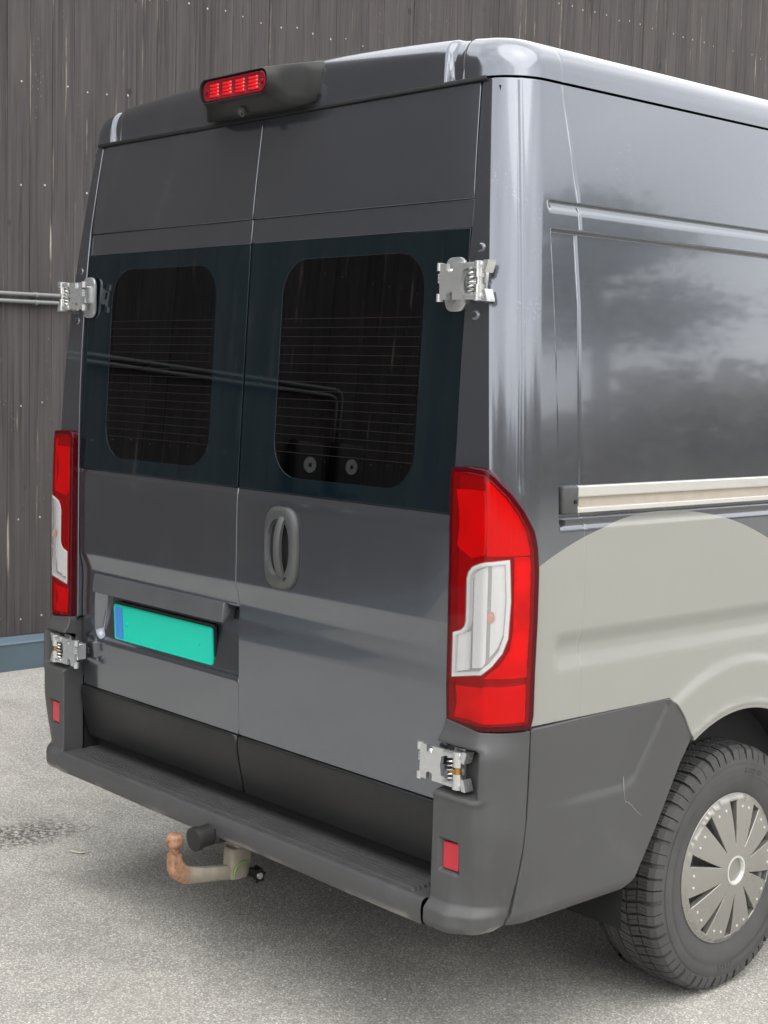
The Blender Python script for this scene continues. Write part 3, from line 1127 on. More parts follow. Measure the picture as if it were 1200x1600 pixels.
# ---- pull handle on the right door
def build_handle():
    root = empty('door_handle', (0, 0, 0), door_r)
    y0 = 0.130
    x0, x1, z0, z1 = 0.132, 0.272, 1.084, 1.304
    bm = bmesh.new()
    # escutcheon: elliptical bezel ring
    def ring(a, b, yy, n=56, p=3.2, dx=0.0):
        cx, cz = (x0 + x1) / 2 + dx, (z0 + z1) / 2
        o = []
        for k in range(n):
            t = 2 * math.pi * k / n
            c, s_ = math.cos(t), math.sin(t)
            o.append(bm.verts.new((cx + a * math.copysign(abs(c) ** (2 / p), c), yy, cz + b * math.copysign(abs(s_) ** (2 / p), s_))))
        return o
    w, hgt = (x1 - x0) / 2, (z1 - z0) / 2
    rs = [ring(w, hgt, y0 + 0.004), ring(w, hgt, y0 - 0.006), ring(w * 0.95, hgt * 0.97, y0 - 0.011), ring(w * 0.80, hgt * 0.88, y0 - 0.014, dx=-0.004),
          ring(w * 0.66, hgt * 0.70, y0 - 0.011, p=2.4, dx=-0.007), ring(w * 0.60, hgt * 0.66, y0 - 0.001, p=2.4, dx=-0.007)]
    for a, b in zip(rs[:-1], rs[1:]):
        for k in range(len(a)):
            j = (k + 1) % len(a)
            bm.faces.new((a[k], a[j], b[j], b[k]))
    bm_obj('handle_bezel', bm, M['handle'], root, angle=50)
    bm = bmesh.new()
    cx, cz = (x0 + x1) / 2 - 0.006, (z0 + z1) / 2
    pts = [(cx + w * 0.62 * math.cos(2 * math.pi * k / 32), cz + hgt * 0.68 * math.sin(2 * math.pi * k / 32)) for k in range(32)]
    b_prism(bm, pts, y0 - 0.002, y0 + 0.0012)
    bm_obj('handle_cup', bm, M['dark'], root)
    # the bar
    bm = bmesh.new()
    n = 14
    rings = []
    bx = (x0 + x1) / 2 + 0.010
    for k in range(n + 1):
        t = k / n
        z = z0 + 0.035 + (z1 - z0 - 0.06) * t
        b = math.sin(math.pi * t) ** 0.6
        yo = y0 - 0.006 - 0.020 * b
        ww = 0.0115
        th = 0.007
        rings.append([bm.verts.new((bx + ww * c, yo + th * d, z)) for c, d in ((-1, -0.3), (-0.75, -1), (0.6, -1), (1, -0.4), (1, 0.8), (0.8, 1), (-0.8, 1), (-1, 0.8))])
    for a, b in zip(rings[:-1], rings[1:]):
        for k in range(8):
            j = (k + 1) % 8
            bm.faces.new((a[k], a[j], b[j], b[k]))
    bm.faces.new(rings[0][::-1]); bm.faces.new(rings[-1])
    bm_obj('pull_bar', bm, M['handle'], root, angle=45)
    bm = bmesh.new()
    b_cyl(bm, (bx + 0.02, y0 - 0.013, z0 + 0.028), (bx + 0.02, y0 - 0.005, z0 + 0.028), 0.009, 0.010, 16)
    bm_obj('lock_barrel', bm, M['housing'], root, angle=40)


# handle lives on the door: bezel, cup, bar and lock are its pieces (third level)
_keep = set(bpy.data.objects)
build_handle()
h_root = [o for o in door_r.children if o.name.startswith('door_handle')][0]
for o in list(h_root.children):
    o.parent = door_r
bpy.data.objects.remove(h_root)

# ---- number plate, light bar over it
bm = bmesh.new()
pl = Matrix.Translation((-0.405, 0.1615, 0.872)) @ Matrix.Rotation(R(3), 4, 'X')
def xform(vs, mt):
    for v in vs:
        v.co = mt @ v.co
b_prism(bm, rrect(-0.26, 0.26, -0.056, 0.056, 0.008, 4), -0.002, 0.002)
xform(bm.verts, pl)
bm_obj('number_plate', bm, M['plate'], door_l, angle=40)['label'] = 'green number plate with a blue band at its left end'
bm = bmesh.new()
b_prism(bm, rrect(-0.257, -0.212, -0.053, 0.053, 0.006, 3), -0.0036, -0.0022)
xform(bm.verts, pl)
bm_obj('plate_country_band', bm, M['plate_blue'], door_l)
bm = bmesh.new()
o1 = rrect(-0.2585, 0.2585, -0.0545, 0.0545, 0.007, 4); o2 = rrect(-0.254, 0.254, -0.050, 0.050, 0.005, 4)
for yy, oo in ((-0.0046, None),):
    a_ = [bm.verts.new((x, -0.0021, z)) for x, z in o1]; b_ = [bm.verts.new((x * 0.995, -0.0048, z * 0.975)) for x, z in o1]; c_ = [bm.verts.new((x, -0.0048, z)) for x, z in o2]; d_ = [bm.verts.new((x * 0.995, -0.0021, z * 0.98)) for x, z in o2]
    for p_, q_ in ((a_, b_), (b_, c_), (c_, d_)):
        for k in range(len(p_)):
            j = (k + 1) % len(p_)
            bm.faces.new((p_[k], p_[j], q_[j], q_[k]))
xform(bm.verts, pl)
bm_obj('plate_rim', bm, M['plate'], door_l, angle=40)
for xs_ in (-0.19, 0.19):
    bm = bmesh.new()
    b_cyl(bm, (xs_, -0.0018, 0.0), (xs_, -0.0052, 0.0), 0.0065, 0.0055, 14)
    xform(bm.verts, pl)
    bm_obj('plate_screw', bm, M['plate'], door_l, angle=40)
bm = bmesh.new()
b_prism(bm, rrect(-0.268, 0.268, -0.064, 0.064, 0.010, 4), 0.0022, 0.009)
xform(bm.verts, pl)
bm_obj('plate_holder', bm, M['housing'], door_l, angle=40)
bm = bmesh.new()
prof = [(0.1465, 1.014), (0.1385, 1.0135), (0.1345, 1.0115), (0.1290, 0.962), (0.1300, 0.9575), (0.134, 0.956), (0.172, 0.962), (0.176, 1.0)]
A = []
for x, sc_ in ((-0.748, 0.9), (-0.746, 0.98), (-0.742, 1.0), (-0.066, 1.0), (-0.062, 0.98), (-0.060, 0.9)):
    A.append([bm.verts.new((x, 0.15 + (y - 0.15) * sc_, 0.985 + (z - 0.985) * sc_)) for y, z in prof])
for a, b in zip(A[:-1], A[1:]):
    for k in range(len(prof)):
        j = (k + 1) % len(prof)
        bm.faces.new((a[k], a[j], b[j], b[k]))
bm.faces.new(A[0][::-1]); bm.faces.new(A[-1])
bm_obj('plate_light_bar', bm, M['plate_bar'], door_l, angle=50)

# ---- tail lights
LAMP = [(-0.103, 1.438), (-0.108, 1.31), (-0.109, 1.18), (-0.107, 1.057), (-0.106, 0.933), (-0.102, 0.859), (-0.004, 0.857), (0.098, 0.867), (0.103, 0.893), (0.103, 0.994),
        (0.105, 1.115), (0.1045, 1.228), (0.101, 1.276), (0.093, 1.316), (0.073, 1.359), (0.048, 1.398), (0.016, 1.434), (0.0, 1.447), (-0.048, 1.451), (-0.094, 1.448)]
CLEAR = [(0.046, 1.252), (-0.002, 1.243), (-0.034, 1.229), (-0.046, 1.216), (-0.051, 1.200), (-0.050, 1.103), (-0.054, 1.09), (-0.065, 1.080), (-0.0955, 1.071), (-0.0935, 0.966),
         (-0.002, 0.984), (0.018, 1.008), (0.037, 1.038), (0.047, 1.073), (0.050, 1.157)]
UC, ZC = 0.0, 1.15


def inset(poly, d):
    poly = np.array(poly, float)
    n = len(poly)
    area = 0.5 * np.sum(poly[:, 0] * np.roll(poly[:, 1], -1) - np.roll(poly[:, 0], -1) * poly[:, 1])
    o = []
    for i in range(n):
        a, b, c = poly[i - 1], poly[i], poly[(i + 1) % n]
        e1 = (b - a) / (np.hypot(*(b - a)) + 1e-9); e2 = (c - b) / (np.hypot(*(c - b)) + 1e-9)
        n1 = np.array([-e1[1], e1[0]]); n2 = np.array([-e2[1], e2[0]])
        nn = n1 + n2
        nn /= np.hypot(*nn) + 1e-9
        k = d / max(0.35, nn @ n1)
        o.append(tuple(b + nn * k * (1 if area > 0 else -1)))
    return o


def tail_light(mir):
    sx = -1 if mir else 1
    root = empty('tail_light', (0, 0, 0), van)
    OFF = 0.021
    Pl = lambda o: (lambda u, z: body(u, z, o, False))
    us = uniq(lin(-0.12, 0.12, 0.012), lin(-0.024, 0.024, 0.004)); zs = lin(0.84, 1.47, 0.03)
    inner = inset(LAMP, 0.010)
    kw = dict(mirror=mir, step=0.012)
    # housing bowl behind the lens
    def bowl(u, z):
        u = np.asarray(u, float); z = np.asarray(z, float)
        return body(u, z, 0.004, False)
    surf_panel('lamp_bowl', inset(LAMP, 0.004), us, zs, bowl, M['lamp_dark'], root, rim=0.001, depth=0.006, **kw)
    surf_panel('lens_border', LAMP, us, zs, Pl(OFF - 0.001), M['lens_rim'], root, holes=[inner], rim=0.004, depth=0.030, **kw)
    # red lens around the clear window, split by a thin joint from the lower lens
    def up_pts(z):
        return [p for p in inner if p[1] > z]
    n = len(inner)
    # build upper and lower outlines by clipping at the slanting joint
    def jz(u):
        return 0.9635 + 0.10 * u
    def clip(keep_up):
        o = []
        for i in range(n):
            a, b = inner[i], inner[(i + 1) % n]
            fa, fb = a[1] - jz(a[0]), b[1] - jz(b[0])
            ka, kb = (fa > 0) == keep_up, (fb > 0) == keep_up
            if ka: o.append(a)
            if ka != kb:
                t = fa / (fa - fb)
                o.append((a[0] + (b[0] - a[0]) * t, a[1] + (b[1] - a[1]) * t + (0.001 if keep_up else -0.001)))
        return o
    up_, lo_ = clip(True), clip(False)
    # the clear window touches the inner border, so it is cut from the upper lens as a notch
    cl = [(max(u, -0.0935), z) for u, z in CLEAR]
    cin = [(u, z) for u, z in cl]
    surf_panel('red_upper_lens', up_, us, zs, Pl(OFF), M['lens_red'], root, holes=[[(u if u > -0.09 else -0.0905, z) for u, z in cin]], rim=0.0015, depth=0.006, **kw)
    surf_panel('red_lower_lens', lo_, us, zs, Pl(OFF), M['lens_red'], root, rim=0.0015, depth=0.008, **kw)
    surf_panel('clear_lens', inset([(u if u > -0.09 else -0.0905, z) for u, z in cin], 0.0012), us, zs, Pl(OFF + 0.0015), M['lens_clear'], root, rim=0.002, depth=0.008, **kw)
    # pale frame of the clear window
    surf_panel('clear_lens_frame', inset([(u if u > -0.09 else -0.0905, z) for u, z in cin], 0.0006), us, zs, Pl(OFF - 0.001), M['reflector'], root,
               holes=[inset([(u if u > -0.09 else -0.0905, z) for u, z in cin], 0.0085)], rim=0.001, depth=0.012, **kw)

    # reflectors behind: bright cells with relief, standing in the bowl
    def cell(name, poly, depth_fn, mat):
        surf_panel(name, poly, uniq(us, lin(-0.12, 0.12, 0.006)), uniq(zs, lin(0.84, 1.47, 0.015)), lambda u, z: body(u, z, depth_fn(np.asarray(u, float), np.asarray(z, float)), False), mat, root,
                   rim=0.001, depth=0.004, **kw)
    cell('brake_reflector', [(-0.090, 1.400), (-0.006, 1.402), (-0.006, 1.258), (-0.052, 1.246), (-0.090, 1.272)], lambda u, z: 0.010 + 0.004 * np.cos((u + 0.048) * 70) * np.cos((z - 1.33) * 40), M['reflector'])
    cell('side_reflector', [(-0.002, 1.428), (0.030, 1.404), (0.060, 1.365), (0.082, 1.318), (0.090, 1.27), (0.090, 1.262), (-0.002, 1.256)], lambda u, z: 0.012 + 0.002 * np.sin(u * 300), M['reflector'])
    cell('side_reflector', [(0.056, 1.255), (0.092, 1.255), (0.094, 1.10), (0.092, 0.985), (0.0, 0.976), (0.034, 1.01), (0.052, 1.045), (0.058, 1.09)], lambda u, z: 0.012 + 0.0015 * np.sin(z * 380), M['reflector'])
    cell('fog_reflector', [(-0.086, 0.872), (-0.006, 0.870), (-0.006, 0.952), (-0.086, 0.944)], lambda u, z: 0.009 + 0.005 * np.cos((u + 0.046) * 60) * np.cos((z - 0.912) * 60), M['reflector'])
    cell('fog_reflector', [(-0.002, 0.871), (0.088, 0.878), (0.088, 0.966), (-0.002, 0.955)], lambda u, z: 0.012 + 0.001 * np.sin(z * 420), M['reflector'])
    cell('indicator_reflector', [(-0.040, 1.212), (-0.004, 1.230), (0.036, 1.238), (0.039, 1.157), (0.036, 1.08), (0.026, 1.05), (0.008, 1.025), (-0.008, 1.00), (-0.038, 0.994)],
         lambda u, z: 0.006 + 0.010 * np.clip(1 - ((u - 0.004) / 0.05) ** 2, -1, 1) * 0.3 - 0.006 * np.exp(-((u - 0.004) / 0.010) ** 2), M['reflector_grey'])
    cell('reverse_reflector', [(-0.084, 1.062), (-0.045, 1.078), (-0.045, 0.990), (-0.084, 0.980)], lambda u, z: 0.010 + 0.003 * np.cos(u * 160), M['reflector'])
    bm = bmesh.new()
    p = body(np.array([0.010]), np.array([1.118]), 0.012, False)[0]
    bmesh.ops.create_uvsphere(bm, u_segments=12, v_segments=8, radius=0.009)
    for v in bm.verts:
        v.co = Vector((sx * p[0] + v.co.x, p[1] + v.co.y, p[2] + v.co.z * 1.5))
    bm_obj('indicator_bulb', bm, M['bulb'], root, smooth=True)
    return root


tl = tail_light(False); tl['label'] = 'tall red tail light on the near corner with a clear L-shaped window'
tl2 = tail_light(True); tl2['label'] = 'tall red tail light on the far corner beside the timber wall'

# ---- bumper
def cap_disp(u, z):
    u = np.asarray(u, float); z = np.asarray(z, float)
    k = 1 - sst(-0.02, 0.105, u)                     # 1 at the rear, 0 at the side seam
    up = 1 - sst(0.79, 0.862, z)
    o = 0.010 + k * (0.012 + 0.024 * up)
    low = 1 - sst(0.418, 0.446, z)
    o = o + low * 0.022 * k
    o = o - 0.045 * np.clip((0.62 - z) / 0.24, 0, 1) ** 1.4 * sst(-0.055, 0.02, u) * (1 - 0.55 * sst(0.05, 0.10, u))
    o = o - 0.04 * np.clip((0.392 - z) / 0.03, 0, 1) ** 2 * (0.4 + 0.6 * k)
    # hinge pocket, open towards the door
    dz = np.maximum(np.maximum(0.706 - z, z - 0.806), 0); du = np.maximum(u + 0.004, 0)
    dd = np.hypot(du, dz)
    o = o - 0.044 * (1 - sst(0.0, 0.009, dd))
    o = o + 0.004 * np.exp(-((dd - 0.016) / 0.006) ** 2)
    # reflector pocket
    qd = np.maximum(np.maximum(-0.086 - u, u + 0.030), np.maximum(0.516 - z, z - 0.588))
    o = o - 0.016 * (1 - sst(-0.003, 0.004, qd))
    return o


def cap_outline():
    p = [(-0.104, 0.862), (-0.108, 0.80), (-0.110, 0.70), (-0.112, 0.44), (-0.112, 0.376)]
    p += [(-0.05, 0.375), (0.0, 0.377), (0.03, 0.384), (0.060, 0.396), (0.070, 0.42), (0.084, 0.50), (0.093, 0.57), (0.098, 0.636), (0.1005, 0.75), (0.1015, 0.853), (-0.003, 0.850)]
    return p


cap_us = uniq(lin(-0.12, 0.11, 0.006), lin(-0.03, 0.01, 0.003))
cap_zs = uniq(lin(0.36, 0.87, 0.012), lin(0.41, 0.455, 0.003), lin(0.69, 0.72, 0.003), lin(0.795, 0.82, 0.003), lin(0.505, 0.60, 0.004))
bumper = empty('rear_bumper', (0, 0, 0), van)
for mir in (False, True):
    surf_panel('bumper_corner', cap_outline(), cap_us, cap_zs, lambda u, z: body(u, z, cap_disp(u, z), False), M['plastic'], bumper, step=0.008, h=0.002, rim=0.004, depth=0.07, mirror=mir)
    # reflector
    sx = -1 if mir else 1
    surf_panel('bumper_reflector', [(-0.081, 0.521), (-0.035, 0.523), (-0.035, 0.583), (-0.081, 0.581)], lin(-0.09, -0.03, 0.01), lin(0.51, 0.59, 0.01),
               lambda u, z: body(u, z, 0.038 + 0 * u, False), M['red_refl'], bumper, step=0.008, rim=0.003, depth=0.012, mirror=mir)


def build_step():
    # ribbed tread running across, rolled front edge, front face and lower lip
    prof = []
    prof += [(y, 0.4385, 0) for y in (0.235, 0.20, 0.172)]
    nr = 5
    for k in range(nr):
        yc = 0.160 - k * 0.0165
        for a, h_ in ((0.0060, 0.0), (0.0040, 0.0080), (-0.0040, 0.0080), (-0.0060, 0.0)):
            prof.append((yc + a, 0.4362, h_))
    prof += [(0.081, 0.4385, 0), (0.073, 0.438, 0), (0.0655, 0.434, 0), (0.0615, 0.426, 0), (0.060, 0.414, 0), (0.061, 0.392, 0), (0.064, 0.380, 0), (0.072, 0.374, 0), (0.11, 0.372, 0), (0.17, 0.378, 0)]
    xs = [-0.836, -0.82, -0.80, -0.772, -0.768, -0.76] + list(np.linspace(-0.6, 0.70, 12)) + [0.770, 0.778, 0.782, 0.80, 0.82, 0.836]
    V, Fc = [], []
    for x in xs:
        f_ = 1.0 if -0.77 < x < 0.78 else 0.0
        wob = 0.0016 * math.sin(x * 7.0)
        for y, z, h_ in prof:
            V.append((x, y, z + (h_ * f_ + 0.0) + (wob if z < 0.385 else 0)))
    m_ = len(prof)
    for i in range(len(xs) - 1):
        for j in range(m_ - 1):
            Fc.append((i * m_ + j, i * m_ + j + 1, (i + 1) * m_ + j + 1, (i + 1) * m_ + j))
    o = mk('bumper_step', V, Fc, M['plastic'], bumper, True)
    o.data.set_sharp_from_angle(angle=R(35))
    return o


st = build_step()
st['label'] = 'ribbed step on top of the rear bumper'
bm = bmesh.new()
b_box(bm, -0.90, 0.90, 0.105, 0.24, 0.386, 0.430)
bm_obj('bumper_beam', bm, M['dark'], bumper)

# ---- plastic cladding between bumper and wheel
def clad_disp(y, z):
    o = 0.007 + 0 * y
    # faint pressed crease running back from the wheel arch
    pts = [(0.20, 0.662), (0.564, 0.664), (0.600, 0.682), (0.625, 0.715), (0.722, 0.845)]
    Pq = np.stack([y, z], -1)
    inside = pip([(0.0, 0.662), (0.564, 0.664), (0.600, 0.682), (0.625, 0.715), (0.722, 0.845), (0.722, 1.2), (0.0, 1.2)], Pq.reshape(-1, 2)).reshape(np.shape(y))
    d = np.full(np.shape(y), 9.0)
    for a, b in zip(pts[:-1], pts[1:]):
        a = np.array(a); b = np.array(b); dv = b - a
        t = np.clip(((Pq - a) @ dv) / (dv @ dv), 0, 1)
        d = np.minimum(d, np.linalg.norm(Pq - a - t[..., None] * dv, axis=-1))
    sd_ = np.where(inside, d, -d)
    fade = sst(0.25, 0.45, y)
    o = o - 0.007 * sst(-0.012, 0.008, sd_) * fade
    o = o + 0.0015 * np.exp(-(sd_ / 0.005) ** 2) * fade
    o = o - 0.05 * np.clip((0.43 - z) / 0.06, 0, 1) ** 2
    return o


def clad_P(y, z):
    y = np.asarray(y, float); z = np.asarray(z, float)
    b_ = body(u_of_y(y, z), z, 0.0, False)
    o = clad_disp(y, z)
    b_[..., 0] = b_[..., 0] + o
    return b_


for mir in (False, True):
    ol = [(0.2145, 0.8555), (0.728, 0.8595), (0.752, 0.842), (0.786, 0.806), (0.822, 0.750), (0.776, 0.690), (0.735, 0.620), (0.690, 0.545), (0.642, 0.472), (0.610, 0.425), (0.575, 0.401), (0.175, 0.398), (0.188, 0.47), (0.203, 0.56), (0.2115, 0.65), (0.2145, 0.75)]
    # y on the arc part is measured on the flank; keep the rear edge tucked under the bumper corner
    surf_panel('side_cladding', ol, uniq(lin(0.17, 0.83, 0.018), lin(0.50, 0.74, 0.007)), uniq(lin(0.39, 0.87, 0.014), lin(0.64, 0.86, 0.007)), clad_P, M['plastic'], van, step=0.010, h=0.006, rim=0.004, depth=0.03, mirror=mir)

bm = bmesh.new()
crk = [(0.560, 0.690), (0.556, 0.655), (0.562, 0.628), (0.578, 0.622), (0.590, 0.612), (0.612, 0.592), (0.630, 0.580)]
cp = [clad_P(np.array([a]), np.array([b]))[0] for a, b in crk]
b_tube(bm, [Vector(map(float, p)) for p in cp], [0.0004, 0.0006, 0.0006, 0.0007, 0.0006, 0.0006, 0.0003], 6)
bm_obj('cladding_crack', bm, M['rim'], van, smooth=True)

# ---- sliding door rail on the near flank
bm = bmesh.new()
xr = 1.000
prof = [(0.000, 1.4115), (0.016, 1.4115), (0.019, 1.408), (0.0195, 1.396), (0.016, 1.393), (0.006, 1.392)]
def rail_strip(name, prof_, mat, y0=0.352, y1=3.2):
    V, Fc = [], []
    for y in (y0, y1):
        for a, z in prof_:
            V.append((xr + a, y, z))
    n = len(prof_)
    for k in range(n - 1):
        Fc.append((k, k + 1, n + k + 1, n + k))
    Fc.append(tuple(range(n))[::-1])
    o = mk(name, V, Fc, mat, rail_root, True)
    o.data.set_sharp_from_angle(angle=R(35))
    return o


bm.free()
rail_root = empty('sliding_door_rail', (0, 0, 0), van)
rail_strip('upper_rail_lip', [(0.000, 1.4115), (0.017, 1.4115), (0.0205, 1.409), (0.021, 1.389), (0.018, 1.386), (0.002, 1.385)], M['alu'])
rail_strip('rail_channel', [(0.001, 1.3868), (0.0055, 1.3865), (0.0055, 1.3615), (0.001, 1.361)], M['rail_in'])
rail_strip('lower_rail_lip', [(0.002, 1.3625), (0.018, 1.3615), (0.021, 1.359), (0.0205, 1.350), (0.017, 1.348), (0.000, 1.348)], M['alu'])
bm = bmesh.new()
b_box(bm, xr, xr + 0.024, 0.297, 0.350, 1.3465, 1.4135, 0.006, 3)
b_box(bm, xr + 0.002, xr + 0.015, 0.349, 0.362, 1.364, 1.386, 0.002, 1)
bm_obj('rail_end_cap', bm, M['plastic'], rail_root, angle=40)
bm = bmesh.new()
b_cyl(bm, (xr + 0.022, 0.338, 1.376), (xr + 0.0262, 0.338, 1.376), 0.006, 0.005, 14)
b_cyl(bm, (xr + 0.024, 0.338, 1.376), (xr + 0.0268, 0.338, 1.376), 0.0025, 0.0025, 6)
bm_obj('cap_screw', bm, M['housing'], rail_root, angle=40)

# ---- door hinges
def hinge(upper, mir, label):
    sx = -1 if mir else 1
    zc = 1.872 if upper else 0.757
    yb = float(Rr(np.array(zc)))
    root = empty('door_hinge', (0, 0, 0), van)
    root['label'] = label
    T = lambda x, y, z: Vector((sx * x, y, z))

    def fin(name, bm, mat, ang=40):
        for v in bm.verts:
            v.co.x *= sx
        return bm_obj(name, bm, mat, root, angle=ang)
    yl = yb - 0.034
    if upper:
        bm = bmesh.new()
        b_prism(bm, rrect(0.772, 0.838, zc - 0.066, zc + 0.058, 0.022, 5), yb - 0.006, yb + 0.002, 0.0015)
        fin('hinge_plate', bm, M['silver'])
    # knuckled link: butterfly outline with U notches
    x0, x1 = (0.788, 0.880)
    h2 = 0.041
    def notch(cx, sgn, w=0.010, d=0.017):
        o = []
        for k in range(9):
            a = math.pi * k / 8
            o.append((cx + w * math.cos(a) * sgn, zc + sgn * (h2 - d - w * math.sin(a) * 0.6 + 0.004)))
        return [(cx + w * sgn, zc + sgn * h2)] + o + [(cx - w * sgn, zc + sgn * h2)]
    poly = [(x0, zc - h2), ] + notch(x0 + 0.032, -1) + [(x1, zc - h2), (x1, zc - h2 + 0.012), (x1 - 0.020, zc - h2 + 0.018), (x1 - 0.024, zc), (x1 - 0.020, zc + h2 - 0.018), (x1, zc + h2 - 0.012), (x1, zc + h2)] + notch(x0 + 0.032, 1) + [(x0, zc + h2)]
    bm = bmesh.new()
    b_prism(bm, poly, yl - 0.006, yl + 0.004)
    fin('hinge_link', bm, M['silver'], 30)
    # arms that carry the pin
    bm = bmesh.new()
    for s_ in (-1, 1):
        zz = zc + s_ * (h2 - 0.006)
        b_box(bm, x1 - 0.014, 0.924, yl - 0.010, yl + 0.010, zz - 0.007, zz + 0.007, 0.004, 2)
        b_cyl(bm, (0.910, yl, zz - 0.009), (0.910, yl, zz + 0.009), 0.0135, None, 18)
        b_cyl(bm, (x0 - 0.004, yl, zz - 0.010), (x0 - 0.004, yl, zz + 0.008), 0.0085, None, 14)
    fin('hinge_arm', bm, M['silver'])
    bm = bmesh.new()
    b_cyl(bm, (0.910, yl, zc + 0.008), (0.910, yl, zc + 0.030), 0.0125, 0.0125, 18)
    b_cyl(bm, (0.910, yl, zc - 0.030), (0.910, yl, zc - 0.008), 0.0125, 0.0125, 18)
    fin('hinge_pin', bm, M['steel'])
    bm = bmesh.new()
    b_cyl(bm, (0.910, yl, zc - 0.008), (0.910, yl, zc + 0.008), 0.008, 0.008, 14)
    b_cyl(bm, (0.888, yl - 0.002, zc - 0.006), (0.91, yl, zc - 0.004), 0.0055, 0.0055, 10)
    fin('hinge_bush', bm, M['brass'] if not upper else M['steel'])
    # spring
    bm = bmesh.new()
    pts = [(0.886 + 0.0085 * math.cos(2 * math.pi * t), yl + 0.0085 * math.sin(2 * math.pi * t), zc - 0.030 + 0.060 * t / 6.0) for t in np.linspace(0, 6, 73)]
    b_tube(bm, pts, 0.0021, 6)
    fin('hinge_spring', bm, M['steel'])
    # ears bolted to the pillar
    bm = bmesh.new()
    for s_ in (-1, 1):
        za, zb = zc + s_ * 0.008, zc + s_ * 0.046
        b_prism(bm, [(0.922, za + s_ * 0.012), (0.930, za + s_ * 0.010), (0.938, zb - s_ * 0.006), (0.938, zb), (0.925, zb)], yl - 0.004, yl + 0.022)
    b_box(bm, 0.868, 0.905, yl + 0.026, yl + 0.050, zc - 0.044, zc + 0.044, 0.004, 2)
    fin('pillar_bracket', bm, M['silver'], 30)
    # stop bolt on the door side
    bm = bmesh.new()
    for k in (-1, 0, 1):
        b_cyl(bm, (x0 - 0.010, yl + 0.002, zc + 0.008 + k * 0.0075), (x0 + 0.004, yl + 0.002, zc + 0.008 + k * 0.0075), 0.0040, None, 10)
    b_box(bm, x0 - 0.002, x0 + 0.030, yl + 0.003, yb + 0.004, zc - 0.022, zc + 0.030, 0.003, 1)
    fin('stop_bolt', bm, M['silver'])
    return root


hinge(True, False, 'silver hinge on the near door beside the window border')
hinge(True, True, 'silver hinge on the far door in front of the wall pipes')
hinge(False, False, 'silver hinge sunk into the near bumper corner')
hinge(False, True, 'silver hinge under the far tail light')
# domed plugs on the pillars above and below the upper hinges
for sx in (1, -1):
    for dz in (0.078, -0.075):
        z = 1.872 + dz
        bm = bmesh.new()
        bmesh.ops.create_uvsphere(bm, u_segments=16, v_segments=8, radius=1.0)
        for v in bm.verts:
            v.co = Vector((sx * (0.872 + v.co.x * 0.015), float(Rr(np.array(z))) + v.co.y * 0.004, z + v.co.z * 0.011))
        bm_obj('pillar_plug', bm, M['paint'], van, smooth=True)

